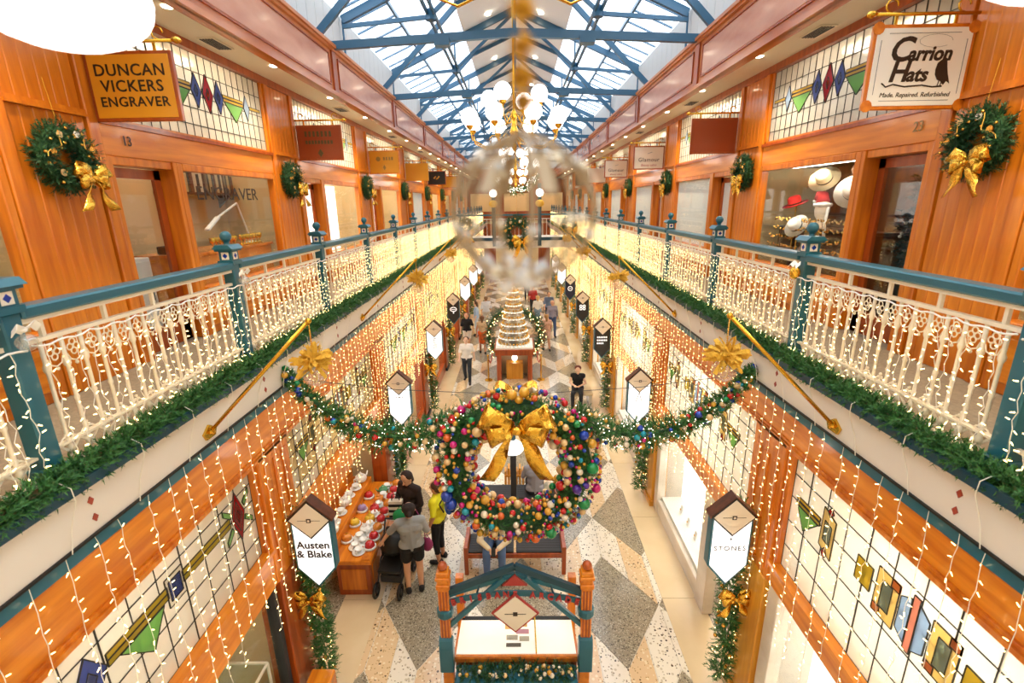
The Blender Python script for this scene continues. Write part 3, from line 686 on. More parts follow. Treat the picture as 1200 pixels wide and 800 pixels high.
# ================================================================== GREENERY
def needles(pts, rad, n, nl, seed, per=12, wd=.0028, flat=None):
    """pine sprigs scattered round a path; returns a bare MB of thin blades"""
    rr = random.Random(seed); b = MB(); vs = []; fs = []
    pts = [Vector(p) for p in pts]; seg = [(pts[i+1]-pts[i]).length for i in range(len(pts)-1)]; T = sum(seg)
    for q in range(n):
        t = rr.random()*T; i = 0
        while i < len(seg)-1 and t > seg[i]: t -= seg[i]; i += 1
        p = pts[i].lerp(pts[i+1], min(1, t/seg[i])); ax = (pts[i+1]-pts[i]).normalized()
        r_ = rad[i]+(rad[i+1]-rad[i])*min(1, t/seg[i]) if isinstance(rad, list) else rad
        u = Vector((rr.gauss(0, 1), rr.gauss(0, 1), rr.gauss(0, 1))); u = (u-ax*u.dot(ax)).normalized()
        d = (u+ax*rr.uniform(-.7, .7)).normalized(); base = p+u*r_*rr.uniform(.1, .6); tip = base+d*r_*rr.uniform(.45, .95)
        e = d.cross(Vector((0, 0, 1))); e = (e if e.length > .01 else Vector((1, 0, 0))).normalized(); g = d.cross(e)
        for k in range(per):
            c = base.lerp(tip, (k+.5)/per); a = rr.random()*6.283; o = (e*math.cos(a)+g*math.sin(a)); nd = (o*.8+d*.75).normalized()*nl*rr.uniform(.7, 1.2)
            sd_ = nd.cross(d).normalized()*wd; m0 = len(vs); vs += [c-sd_, c+sd_, c+nd]; fs.append((m0, m0+1, m0+2))
        m0 = len(vs); vs += [base-e*wd*.8, base+e*wd*.8, tip]; fs.append((m0, m0+1, m0+2))
    return b.add(vs, fs)
gm = [needles([(0, -1.09, 0), (0, 0, .01), (0, 1.09, 0)], .095, 1300, .034, 50+i, 12, .005).mesh('pine_garland', 'pine', recalc=False) for i in range(2)]
for s in (-1, 1):
    for j in range(len(PY)-1):
        tag(link('pine_garland', gm[j % 2], None, (s*(XR-.13), PY[j]+1.095, F+.035), (0, 0, math.pi*(j % 2))),
            'green pine garland lying in the gutter, %s length along the %s' % (ORD[j], SHOP[s]), 'garland', 'gutter garlands on the %s' % SHOP[s])
def bow_parts(parent, sc_, m='gold_foil', tail=1.0, label=None):
    """ribbon bow in the local x-z plane, facing -y"""
    for d_ in (-1, 1):
        for a0, ln, wd in ((.42, .25, .095), (-.3, .2, .08)):
            pts = []; wv = []
            for i in range(11):
                t = i/10*2*math.pi; r_ = .03+ln*(1-math.cos(t))/2; x = d_*r_*math.cos(a0); z = r_*math.sin(a0)+.02*math.sin(t)
                pts.append((x*sc_, -.05*sc_*math.sin(t)-.03*sc_, z*sc_)); q = wd*sc_*(.35+.65*math.sin(t/2))
                wv.append((-math.sin(a0)*d_*q, .25*q*math.sin(3*t), math.cos(a0)*q))
            MB().ribbon(pts, wv, .002).build('bow_loop', m, parent, smooth=True)
        pts = []; wv = []
        for i in range(8):
            t = i/7; pts.append(((d_*(.03+.2*t*tail**.5+.012*math.sin(t*7)))*sc_, (-.03-.012*math.sin(t*9))*sc_, (-.02-.42*t*tail)*sc_)); wv.append((.06*sc_*(.4+.6*min(1, t*2)), .03*sc_*math.sin(t*5), .01*sc_))
        MB().ribbon(pts, wv, .002).build('bow_tail', m, parent, smooth=True)
    MB().sph((0, -.05*sc_, 0), (.04*sc_, .035*sc_, .035*sc_), 8, 6).build('bow_knot', m, parent)
# small wreaths on the gallery pilasters
ring = [(.2*math.cos(a), 0, .2*math.sin(a)) for a in [2*math.pi*i/24 for i in range(25)]]
wre_f = needles(ring, .105, 1000, .03, 61, 10, .0045).mesh('foliage', 'pine_dark', recalc=False)
wre_core = MB().tube(ring[:-1], .045, 6, True).mesh('hoop', 'pine_dark')
disc = {m_: MB().lathe([(.0, 0), (.028, 0), (.028, .006), (0, .006)], n=12).mesh('disc_ornament', m_) for m_ in ('gold_ball', 'ribbon_white', 'bb_champagne')}
sball = MB().sph((0, 0, 0), .013, 8, 6).mesh('mini_bauble', 'gold_ball', smooth=True)
proto = thing('christmas_wreath', 'x', 'wreath', group='wreaths on the gallery pilasters')
link('foliage', wre_f, proto); link('hoop', wre_core, proto)
for i in range(22):
    a = rnd.random()*6.28; r_ = .2+rnd.uniform(-.08, .08); link('mini_bauble', sball, proto, (r_*math.cos(a), -.085, r_*math.sin(a)))
for i, m_ in enumerate(['gold_ball', 'ribbon_white', 'bb_champagne', 'gold_ball', 'bb_champagne', 'ribbon_white', 'bb_champagne']):
    a = .4+i*.86; link('disc_ornament', disc[m_], proto, (.2*math.cos(a), -.09, .2*math.sin(a)), (R(90), 0, 0))
for q in range(3):
    MB().tube([((.2+.06*math.cos(u_*5+q))*math.cos(2.1*q+u_), -.095, (.2+.06*math.cos(u_*5+q))*math.sin(2.1*q+u_)) for u_ in [i*.12 for i in range(10)]], .004, 4).build('bead_string', 'gold_ball', proto)
MB().cyl((0, 0, .3), (0, .03, .62), .0015, n=4).build('hanging_wire', 'brass', proto)


def shift_kids(root, names, dv):
    for c in root.children:
        if c.name.split('.')[0] in names: c.location = Vector(c.location)+Vector(dv)
bow_parts(proto, .66, 'gold_foil', .95); shift_kids(proto, ('bow_loop', 'bow_tail', 'bow_knot'), (.09, -.11, -.16))

first = True
for s in (-1, 1):
    for k in range(0, 8):
        yy = 4.37+L*k; lab = 'small pine wreath with gold foil bow on the %s wooden pilaster of the %s' % (ORD[k], SHOP[s])
        o = proto if first else copy_tree(proto); first = False
        o.location = (s*(XW-.09), yy-.02, F+1.98); o.rotation_euler = (0, 0, R(-90)*s); o['label'] = lab
        # front (-y) turns to face the void

# vertical garlands on the street-level columns
vg_f = needles([(0, 0, .15), (.03, 0, .9), (-.02, 0, 1.8), (.02, 0, 2.75)], [.15, .14, .14, .12], 900, .045, 71, 12, .005).mesh('foliage', 'pine', recalc=False)
vg = thing('column_garland', 'x', 'garland')
link('foliage', vg_f, vg)
vb = MB().sph((0, 0, 0), .026, 8, 6).mesh('mini_bauble', 'gold_ball', smooth=True); vb2 = MB().sph((0, 0, 0), .02, 8, 6).mesh('mini_bauble', 'bb_pearl', smooth=True)
for i in range(34):
    a = rnd.uniform(0, 6.28); z = rnd.uniform(.2, 2.7); link('mini_bauble', rnd.choice((vb, vb, vb2)), vg, (.105*math.cos(a), .105*math.sin(a), z))
bl = MB()
for i in range(60):
    a = rnd.uniform(0, 6.28); bl.sph((.12*math.cos(a), .12*math.sin(a), rnd.uniform(.2, 2.7)), .007, 4, 3)
bl.build('bulbs', 'bulb', vg, kind='stuff')
bow_parts(vg, .75, 'gold_foil', .8); shift_kids(vg, ('bow_loop', 'bow_tail', 'bow_knot'), (0, -.14, 1.55))
first = True
for s in (-1, 1):
    for k in range(0, 8):
        o = vg if first else copy_tree(vg); first = False
        o.location = (s*(XR-.2), 4.85+L*k+.1, 0); o.rotation_euler = (0, 0, 0)
        o['label'] = 'pine garland with gold baubles and bow on the %s lower column, %s' % (ORD[k], SHOP[s]); o['group'] = 'garlands down the street-level columns'

# ================================================================== GREAT WREATH AND SWAG
WY, WZ, WR = 5.2, 3.13, .76
w_ = thing('giant_wreath', 'giant round wreath packed with multicoloured baubles and a gold bow, hung across the void', 'wreath', (0, WY, WZ))
ringp = [(WR*math.cos(a), 0, WR*math.sin(a)) for a in [2*math.pi*i/40 for i in range(41)]]
needles(ringp, .19, 2000, .045, 81, 12, .006).build('foliage', 'pine', w_, recalc=False)
MB().tube(ringp[:-1], .13, 8, True).build('hoop', 'pine_dark', w_)
bm_c = {}
for k_ in BC:
    bm_c[k_] = MB().sph((0, 0, 0), 1, 12, 8).mesh('bauble', 'bb_'+k_, smooth=True)
rr = random.Random(5); placed = []; tries = 0
pal = ['red']*5+['gold']*6+['champagne']*5+['magenta']*3+['green']*2+['blue']*3+['purple']+['teal']*2+['orange']*2+['pearl']*3
def wreath_ball(rmin, rmax, count, gap):
    global tries
    n = 0; t = 0
    while n < count and t < count*40:
        t += 1
        a = rr.random()*6.2832; ph = rr.uniform(R(-40), R(220)); r_ = rr.uniform(rmin, rmax)
        tr = .235; ro = WR+tr*math.cos(ph)
        p = Vector((ro*math.cos(a), -tr*math.sin(ph)*1.0, ro*math.sin(a)))
        if a > R(78) and a < R(102) and p.y < 0 and r_ > .03: continue
        if any((p-q).length < (r_+r2)*gap for q, r2 in placed): continue
        placed.append((p, r_)); n += 1
for a_ in (-.45, -2.7, 3.45, .1, -1.1): placed.append((Vector(((WR+.12)*math.cos(a_), -.2, (WR+.12)*math.sin(a_))), .075))
wreath_ball(.052, .062, 34, .86); wreath_ball(.038, .048, 130, .82); wreath_ball(.026, .036, 130, .78)
for i, (p, r_) in enumerate(placed):
    c_ = ['green', 'blue', 'blue', 'green', 'green'][i] if i < 5 else rr.choice(pal)
    link('bauble', bm_c[c_], w_, p, None, (r_, r_, r_))
sm = MB()
for i in range(560):
    a = rr.random()*6.2832; ph = rr.uniform(R(-30), R(210)); tr = .235; ro = WR+tr*math.cos(ph); sm.cur = rr.randrange(6)
    sm.sph((ro*math.cos(a), -tr*math.sin(ph), ro*math.sin(a)), rr.uniform(.014, .026), 7, 5)
sm.build('mini_baubles', ['bb_gold', 'bb_champagne', 'bb_red', 'bb_blue', 'bb_magenta', 'bb_gold'], w_, smooth=True, kind='stuff')
bow_parts(w_, 1.5, 'gold_foil', .95); shift_kids(w_, ('bow_loop', 'bow_tail', 'bow_knot'), (0, -.3, WR-.1))
for x, z, r_ in ((-.05, .99, .062), (.09, 1.02, .062), (.03, .93, .05)): link('bauble', bm_c['gold'], w_, (x, -.14, z), None, (r_,)*3)
for d_ in (-1, 1):
    MB().ribbon([(d_*(.05+.2*math.sin(t)), -.05, 1.0+.09*math.sin(2*t)*d_*d_) for t in [i*math.pi/8 for i in range(9)]], (.0, .06, .02), .002).build('bow_loop', 'gold_foil', w_)
# swag either side
for s in (-1, 1):
    g = thing('swag_garland', 'pine swag with coloured baubles from giant wreath to fascia, %s' % SHOP[s], 'garland', (s*2.68, WY, 4.36), group='swags of the giant wreath')
    raw = [(2.68, 4.36), (2.5, 4.1), (2.22, 3.83), (1.95, 3.66), (1.6, 3.54), (1.25, 3.53), (.95, 3.62), (.62, 3.80)]
    pth = [(s*(x-2.68), .02, z-4.36) for x, z in raw]; rad = [.07, .09, .115, .14, .165, .175, .175, .165]
    needles(pth, rad, 900, .05, 91+s, 12, .006).build('foliage', 'pine', g, recalc=False)
    MB().tube(pth, .02, 5).build('core_rope', 'pine_dark', g)
    for i in range(80):
        q = rr.random()*(len(pth)-1.01); j = int(q); p = Vector(pth[j]).lerp(Vector(pth[j+1]), q-j); a = rr.uniform(R(150), R(390)); ra = rad[j]*.95; r_ = rr.uniform(.022, .042)
        link('bauble', bm_c[rr.choice(pal)], g, p+Vector((0, -ra*abs(math.sin(a))*.9, ra*math.cos(a)*.9)), None, (r_,)*3)
    b_ = MB()
    for i in range(150):
        q = rr.random()*(len(pth)-1.01); j = int(q); p = Vector(pth[j]).lerp(Vector(pth[j+1]), q-j); a = rr.uniform(0, 6.28); ra = rad[j]
        b_.sph(p+Vector((0, -ra*abs(math.sin(a)), ra*math.cos(a))), .0055, 4, 3)
    b_.build('bulbs', 'bulb_white', g, kind='stuff')
    tag(MB().tube([(s*2.69, WY, 4.3), (s*1.4, WY-.02, 4.15), (s*.1, WY-.03, 4.08)], .004, 4).build('support_wire', 'lead', None), 'thin steel wire holding the giant wreath, on the %s' % SHOP[s], 'wire')

# ================================================================== BRASS FLAG ARMS WITH TULLE BALLS
for s in (-1, 1):
    for k in range(0, 6):
        y = 3.8+L*k; who = '%s along the %s' % (ORD[k], SHOP[s])
        t = thing('brass_arm', 'slanting brass banner arm fixed to the fascia, %s' % who, 'bracket', (s*(XR-.1), y, 4.3), group='brass banner arms')
        MB().cyl((0, 0, .01), (-s*1.0, 0, 1.0), .016, n=8).build('rod', 'brass', t, smooth=True)
        m = MB(); m.prism([(-.06, -.03), (.06, -.03), (.09, .03), (0, .09), (-.09, .03)], 'x', -.02, .02); m.sph((-s*.03, 0, .03), .03, 8, 6); m.build('wall_plate', 'brass', t)
        MB().sph((-s*1.0, 0, 1.0), .026, 8, 6).build('finial', 'brass', t, smooth=True)
        if k > 3: continue
        b = thing('tulle_ball', 'clear glass ball with gold tulle bow under the %s brass arm, %s' % (ORD[k], SHOP[s]), 'bauble', (s*1.7, y, 4.86), group='glass balls under the brass arms')
        m = MB()
        for q in range(14): m.sph((0, 0, .42-.017*q), .008, 5, 4)
        m.cyl((0, 0, .09), (0, 0, .44), .0015, n=4); m.build('bead_chain', 'gold_ball', b)
        MB().sph((0, 0, -.02), .1, 16, 10).build('glass_ball', 'ball_glass', b, smooth=True)
        tu = MB(); r2 = random.Random(k*7+s)
        for q in range(90):
            d = Vector((r2.gauss(0, 1), r2.gauss(0, 1), r2.gauss(.25, .55))).normalized(); e = d.cross(Vector((r2.random(), r2.random(), 1))).normalized(); rr_ = r2.uniform(.12, .2)
            pts = [Vector((0, 0, .1))+d*(rr_*math.sin(u_))+e*(.03*math.cos(u_)) for u_ in [i*math.pi/6 for i in range(7)]]
            tu.ribbon(pts, [e.cross(d)*(.009+.009*math.sin(i*math.pi/6+q)) for i in range(7)], .001)
        tu.build('tulle_bow', 'gold_tulle', b)
# glass baubles tied to the nearest newel posts
for s, j, m_ in ((-1, 1, 'ball_glass'), (-1, 2, 'ball_glass'), (1, 2, 'gold_foil'), (-1, 4, 'ball_glass')):
    t = thing('post_bauble', ('gold oval bauble' if m_ == 'gold_foil' else 'clear glass bauble')+' tied with white ribbon to the %s newel post on the %s' % (ORD[j], SHOP[s]), 'bauble', (s*(XR-.12), PY[j]-.02, F+.9), group='baubles tied to the newel posts')
    MB().sph((0, 0, -.035), (.05, .05, .062 if m_ == 'gold_foil' else .05), 14, 9).build('ball', m_, t, smooth=True)
    for d_ in (-1, 1): MB().ribbon([(0, 0, .03), (-s*.01, d_*.05, .06), (-s*.02, d_*.07, .03)], (0.02, 0, .02), .002).build('ribbon', 'ribbon_white', t)
    MB().sph((0, 0, .035), (.02, .02, .015), 8, 6).build('ribbon_knot', 'ribbon_white', t)

# ================================================================== SIGNS
FR = (R(90), 0, 0)
DARK = '2A2622'
mat('sign_dark', '241F1C', .4); mat('sign_navy', '141C38', .4); mat('wood_face', 'C98A4A', .5); mat('grey_ink', '7A7F86', .5); mat('white_ink', 'FFFFFF', .5, emit=.4, ecol=(1, 1, 1))
def blade(s, k, face, desc, lines):
    t = thing('blade_sign', 'pointed blade sign %s, on the %s lower column, %s' % (desc, ORD[k], SHOP[s]), 'sign', (s*2.42, 4.8+L*k, 2.39), group='pointed blade signs over the walkway')
    hw = .235; body = [(-hw, -.32), (0, -.6), (hw, -.32), (hw, .35), (0, .6), (-hw, .35)]
    MB().prism(body, 'y', -.05, .07).build('case', 'teal', t, bevel=.006)
    f = .9; MB().prism([(-hw*f, -.31), (0, -.56), (hw*f, -.31), (hw*f, .34), (-hw*f, .34)], 'y', -.056, -.048).build('face', face, t)
    MB().prism([(0, .6), (hw+.02, .35), (0, .1), (-hw-.02, .35)], 'y', -.075, -.05).build('diamond_rim', 'sign_dark', t)
    MB().prism([(0, .575), (hw-.005, .35), (0, .125), (-hw+.005, .35)], 'y', -.08, -.07).build('diamond', 'cream', t)
    MB().prism([(0, .61), (hw+.03, .36), (hw+.03, .33), (0, .57), (-hw-.03, .33), (-hw-.03, .36)], 'y', -.07, .08).build('roof_cap', 'wood_dark', t)
    e = MB(); e.box(-.13, .13, -.083, -.08, .348, .352); e.box(-.025, .025, -.084, -.08, .325, .375); e.build('emblem', 'ink', t); MB().box(-.012, .012, -.087, -.083, .338, .362).build('emblem_core', 'cream', t)
    MB().cyl((s*.2, 0, .3), (s*.42, 0, .3), .014, n=6).build('bracket', 'brass', t)
    MB().cyl((s*.2, 0, -.2), (s*.42, 0, -.2), .014, n=6).build('bracket', 'brass', t)
    for body_, size, z, m_, kw in lines: text(t, body_, size, (kw.pop('x', 0), -.058, z), (R(90), kw.pop('ry', 0), 0), m_, **kw)
    return t
blade(-1, 0, 'sign_face', 'white with dark serif lettering', [('Austen', .135, .0, 'ink', {'bold': .003}), ('& Blake', .135, -.125, 'ink', {'bold': .003})])
t = blade(-1, 1, 'sign_face', 'white with three small dots', [])
for x in (-.06, 0, .06): MB().sph((x, -.056, .05), .012 if x else .018, 6, 4).build('dot', 'ink', t)
blade(-1, 2, 'sign_face', 'white with grey sideways lettering', [('darb', .2, -.1, 'grey_ink', {'ry': R(-90)})])
t = blade(-1, 3, 'sign_dark', 'dark with a white oval monogram', [])
MB().tube([(.12*math.cos(a), -.06, -.02+.08*math.sin(a)) for a in [i*.5236 for i in range(12)]], .014, 5, True).build('monogram', 'white_ink', t); MB().box(-.08, .08, -.063, -.056, -.03, -.01).build('monogram_bar', 'white_ink', t); MB().box(-.02, .02, -.063, -.056, -.18, -.08).build('monogram_stem', 'white_ink', t)
blade(-1, 4, 'sign_face', 'blank white', []); blade(-1, 5, 'sign_face', 'plain white', []); blade(-1, 6, 'sign_face', 'all white', [])
t = blade(1, 0, 'sign_face', 'white lettered STONES', [('STONES', .09, -.08, 'ink', {'spacing': 1.2})])
MB().sph((0, -.056, .05), .014, 6, 4).build('dot', 'grey_ink', t)
t = blade(1, 1, 'sign_face', 'white with a thin caret mark', [])
MB().bar((-.06, -.058, -.1), (0, -.058, .1), .01, .01).build('caret_stroke', 'grey_ink', t); MB().bar((.06, -.058, -.1), (0, -.058, .1), .01, .01).build('caret_stroke', 'grey_ink', t)
t = blade(1, 2, 'sign_dark', 'dark with three rows of letters', [])
for z in (.02, -.07, -.16):
    for x in range(6):
        if z == -.16 and x > 3: continue
        MB().box(-.15+x*.05, -.115+x*.05, -.062, -.055, z, z+.045).build('letter_block', 'white_ink', t)
t = blade(1, 3, 'sign_dark', 'dark with a white clover logo', [])
for x, z in ((-.06, .04), (.06, .04), (-.06, -.06), (.06, -.06)): MB().tube([(x+.045*math.cos(a), -.06, z+.045*math.sin(a)) for a in [i*.7854 for i in range(8)]], .016, 5, True).build('logo_loop', 'white_ink', t)
t = blade(1, 4, 'sign_navy', 'navy with a white ring logo', [])
MB().tube([(.1*math.cos(a), -.06, -.05+.1*math.sin(a)) for a in [i*.5236 for i in range(12)]], .014, 5, True).build('logo_ring', 'white_ink', t); MB().box(-.06, .06, -.063, -.056, -.06, -.04).build('logo_bar', 'white_ink', t)
blade(1, 5, 'sign_face', 'blank white', []); blade(1, 6, 'sign_face', 'plain white', [])

def hang_sign(s, k, rim, face, label, hw=.4, hh=.29, y=4.85):
    t = thing('hanging_sign', label, 'sign', (s*3.47, y+L*k, F+2.62), group='wooden signs hung over the gallery')
    MB().box(-hw, hw, -.02, .02, -hh, hh).build('board', rim, t, bevel=.006)
    MB().box(-hw+.03, hw-.03, -.026, .026, -hh+.03, hh-.03).build('face', face, t, bevel=.002)
    MB().cyl((-s*.45, 0, hh+.08), (s*.44, 0, hh+.08), .014, n=8).build('brass_bar', 'brass', t, smooth=True)
    MB().lathe([(.0, -.03), (.035, -.015), (.045, 0), (.03, .02), (0, .03)], n=8).build('finial', 'brass', t, loc=(-s*.46, 0, hh+.08))
    for x in (-.25, .25): MB().box(x-.012, x+.012, -.006, .006, hh, hh+.09).build('strap', 'brass', t)
    for x in (-.3, .3): MB().tube([(x+.05*math.cos(a), 0, hh+.14+.05*math.sin(a)) for a in [i*.6 for i in range(9)]], .008, 5).build('scroll', 'brass', t, smooth=True)
    return t
t = hang_sign(-1, 0, 'wood_red', 'amber_sign', 'amber wooden hanging sign lettered DUNCAN VICKERS ENGRAVER')
for i, (b_, sz) in enumerate((('DUNCAN', .135), ('VICKERS', .135), ('ENGRAVER', .115))): text(t, b_, sz, (0, -.028, .13-.13*i), FR, 'ink', spacing=1.08, bold=.0015, sx=1.05)
t = hang_sign(-1, 1, 'wood_red', 'red_sign', 'dark red wooden hanging sign with two faded lines of lettering')
for z, n_ in ((.1, 7), (-.02, 9)):
    for i in range(n_): MB().box(-.25+.5*i/n_, -.25+.5*i/n_+.04, -.03, -.026, z, z+.09 if z > 0 else z+.06).build('faded_letter', 'green_ink', t)
MB().prism([(0, -.24), (.05, -.17), (0, -.1), (-.05, -.17)], 'y', -.03, -.026).build('emblem', 'green_ink', t)
t = hang_sign(-1, 2, 'wood_h', 'amber_sign', 'amber wooden hanging sign with a round emblem beside faded lettering')
MB().lathe([(0, 0), (.06, 0), (.06, .005), (0, .005)], n=12).build('emblem', 'gold_ink', t, loc=(-.15, -.027, .08)).rotation_euler = FR
for i in range(4): MB().box(-.02+.07*i, .03+.07*i, -.03, -.026, .05, .13).build('faded_letter', 'gold_ink', t)
MB().prism([(0, -.2), (.04, -.13), (0, -.06), (-.04, -.13)], 'y', -.03, -.026).build('emblem', 'gold_ink', t)
hang_sign(-1, 3, 'amber_sign', 'amber_sign', 'plain bright amber hanging sign without lettering')
t = hang_sign(-1, 4, 'wood_red', 'sign_dark', 'black hanging sign with a gold scribble emblem')
for i in range(5): MB().sph((-.1+.05*i, -.028, .05*math.sin(i*2)), (.04, .004, .03), 6, 4).build('emblem', 'gold_ball', t)
hang_sign(-1, 5, 'wood_red', 'amber_sign', 'small far amber hanging sign beyond the black one')
t = hang_sign(1, 0, 'wood', 'white', 'white-faced hanging sign lettered Carrion Hats with a black crow', .43, .33, 4.7)
for a_, b_ in ((-1, -1), (1, -1), (1, 1), (-1, 1)): MB().lathe([(0, 0), (.05, 0), (.05, .006), (0, .006)], n=10).build('corner_notch', 'wood', t, loc=(a_*.4, -.024, b_*.3)).rotation_euler = FR
fr_ = MB()
for z in (-.26, .26): fr_.box(-.3, .3, -.029, -.026, z-.002, z+.002)
for x in (-.36, .36): fr_.box(x-.002, x+.002, -.029, -.026, -.21, .21)
fr_.build('border_line', 'grey_ink', t)
text(t, 'C', .26, (-.19, -.028, .13), FR, 'ink', shear=.25, bold=.006); text(t, 'arrion', .155, (.07, -.028, .1), FR, 'ink', shear=.2, bold=.005, sx=.95)
text(t, 'H', .22, (-.17, -.028, -.04), FR, 'ink', shear=.2, bold=.006); text(t, 'ats', .155, (-.01, -.028, -.06), FR, 'ink', shear=.2, bold=.005)
text(t, 'Made. Repaired. Refurbished', .052, (0, -.028, -.215), FR, 'ink', shear=.2)
MB().prism([(.14, -.02), (.15, .03), (.18, .055), (.21, .07), (.245, .05), (.225, .045), (.235, .0), (.25, -.05), (.28, -.13), (.25, -.11), (.23, -.14), (.2, -.11), (.17, -.1), (.145, -.06)], 'y', -.031, -.027).build('crow', 'ink', t)
for x in (.19, .215): MB().bar((x, -.029, -.1), (x-.01, -.029, -.15), .005, .005).build('crow_leg', 'ink', t)
MB().tube([(-.3, -.029, -.12), (-.26, -.029, -.15), (-.2, -.029, -.13), (-.1, -.029, -.15), (.05, -.029, -.14), (.14, -.029, -.155), (.22, -.029, -.15)], .006, 4).build('flourish', 'ink', t)
MB().tube([(.02+.14*math.cos(a)+.08, -.028, .2+.05*math.sin(a)) for a in [i*.5 for i in range(12)]], .0015, 3).build('flourish', 'grey_ink', t)
hang_sign(1, 1, 'wood_red', 'red_sign', 'plain dark red wooden hanging sign with a thin rim')
for k in (2, 3):
    t = hang_sign(1, k, 'wood_red', 'cream', 'cream salon sign lettered Glamour in red frame, %s past the plain red sign' % ORD[k-2])
    text(t, 'Glamour', .14, (0, -.028, -.05), FR, 'ink', spacing=1.1); text(t, 'Beauty salon', .08, (0, -.028, -.18), FR, 'red_paint', shear=.3); MB().bar((-.04, -.028, .1), (.08, -.028, .14), .01, .01).build('emblem', 'grey_ink', t)
hang_sign(1, 4, 'cream', 'cream', 'plain cream hanging sign beyond the salon signs'); hang_sign(1, 5, 'wood_red', 'sign_dark', 'small black hanging sign beyond the plain cream one')
def lab_on(s, k, body, size, y, z, x, m_):
    t = thing('door_number' if len(body) < 4 else 'window_lettering', (('dark shop number %s on the lintel over the engraver door' if s < 0 else 'gilt shop number %s on the lintel over the hat shop door') % body if len(body) < 4 else 'dark lettering %s across the shop window glass' % body), 'lettering', (s*x, y, F+z))
    text(t, body, size, (0, 0, 0), (R(90), 0, R(90 if s < 0 else -90)), m_, 'glyphs', sx=1.25 if len(body) > 4 else 1)
lab_on(-1, 0, '13', .13, 5.17, 2.2, XW-.032, 'ink'); lab_on(1, 0, '23', .13, 5.1, 2.2, XW-.032, 'gold_ink'); lab_on(-1, 0, 'ENGRAVER', .235, 6.92, 1.72, XW+.02, 'ink')

# ================================================================== LAMPS
def chandelier(x, y, z, sc_, n, label, tiers=2, drop=None):
    t = thing('chandelier', label, 'chandelier', (x, y, z), group='brass globe chandeliers under the ridge')
    top = (RZ-.05-z)
    m = MB(); m.cyl((0, 0, .05*sc_), (0, 0, top), .018, n=8); m.build('stem', 'brass', t, smooth=True)
    MB().lathe([(.0, -.62), (.03, -.6), (.06, -.52), (.03, -.45), (.05, -.35), (.09, -.25), (.05, -.12), (.04, 0), (.08, .06), (.04, .15), (.02, .2)], n=12).build('hub', 'brass', t, smooth=True).scale = (sc_,)*3
    gl = MB().sph((0, 0, 0), 1, 16, 10).mesh('globe', 'opal', smooth=True)
    for ti in range(tiers):
        cnt = n if ti == 0 else n//2; rad = (.95, .55)[ti]*sc_; zz = (0, .42)[ti]*sc_
        for i in range(cnt):
            a = 2*math.pi*(i+.5*ti)/cnt+math.pi/n
            arm = [(r_*math.cos(a), r_*math.sin(a), h_) for r_, h_ in [(.04*sc_, -.3*sc_+zz), (.3*rad, -.5*sc_+zz), (.65*rad, -.55*sc_+zz), (.95*rad, -.42*sc_+zz), (rad, -.22*sc_+zz)]]
            MB().tube(arm, .013*sc_, 6).build('arm', 'brass', t, smooth=True)
            MB().tube([((.45*rad+.12*sc_*math.cos(u_))*math.cos(a), (.45*rad+.12*sc_*math.cos(u_))*math.sin(a), -.42*sc_+zz+.1*sc_*math.sin(u_)) for u_ in [j*.6 for j in range(9)]], .008*sc_, 5).build('scroll', 'brass', t, smooth=True)
            MB().lathe([(.02, -.24), (.06, -.2), (.07, -.15), (.05, -.14)], n=10).build('gallery_cup', 'brass', t, loc=(rad*math.cos(a), rad*math.sin(a), zz)).scale = (sc_,)*3
            link('globe', gl, t, (rad*math.cos(a), rad*math.sin(a), zz), None, (.17*sc_,)*3)
    return t
chandelier(0, 5.0, 6.2+2.35, 1.0, 6, 'brass globe chandelier whose curled arms hang just past the hanging ornament', 1)
chandelier(-.03, 9.9, 6.2+1.5, .92, 8, 'large brass chandelier with white globes, second past the hanging ornament')
chandelier(-.03, 18.6, 6.2+1.35, .9, 8, 'brass globe chandelier in the middle of the roof')
chandelier(-.03, 27.2, 6.2+1.1, 1.0, 8, 'far brass globe chandelier beyond the cross bridge')
for nm, (x, y, z, r_) in {'engraver': (-1.02, 1.24, 6.66, .18), 'hat': (1.21, 1.24, 6.72, .18)}.items():
    t = thing('pendant_lamp', 'big white opal globe lamp on a brass rod toward the %s sign' % nm, 'lamp', (x, y, z), group='opal pendant lamps beside the camera bridge')
    MB().sph((0, 0, 0), (r_, r_, r_*.6), 24, 14).build('globe', 'opal', t, smooth=True)
    MB().cyl((0, 0, .1), (0, 0, roofz(x)-z), .01, n=8).build('rod', 'brass', t); MB().lathe([(.03, .12), (.07, .1), (.05, .15), (.02, .19)], n=12).build('gallery_cup', 'brass', t)
dlm = MB().lathe([(.0, -.006), (.035, -.006), (.05, -.01), (.055, 0), (0.0, 0.002)], n=12)
dm_ = dlm.mesh('downlight', 'downlight')
for s in (-1, 1):
    for i in range(0, 16):
        y = 3.3+2.17*i
        o = tag(link('downlight', dm_, None, (s*3.42, y, F+3.468)), 'small round downlight in the gallery soffit, %s along the %s' % (ORD[i], SHOP[s]), 'downlight', 'soffit downlights, %s' % SHOP[s])
        if i % 2 == 0 and i < 14:
            ld = bpy.data.lights.new('downlight_beam', 'SPOT'); ld.energy = 125; ld.color = (1, .80, .52); ld.spot_size = R(125); ld.spot_blend = .8; ld.shadow_soft_size = .06
            lo = bpy.data.objects.new('downlight_beam', ld); col.objects.link(lo); lo.location = (s*3.42, y, F+3.44); lo.parent = None
    for i in range(0, 8):
        t = thing('air_vent', 'slatted air grille in the gallery soffit, %s along the %s' % (ORD[i], SHOP[s]), 'vent', (s*3.62, 6.6+L*i, F+3.465), group='soffit grilles')
        MB().box(-.1, .1, -.22, .22, -.012, 0).build('frame', 'soffit', t)
        for j in range(5): MB().box(-.08+.034*j, -.06+.034*j, -.2, .2, -.018, -.01).build('slat', 'charcoal', t)
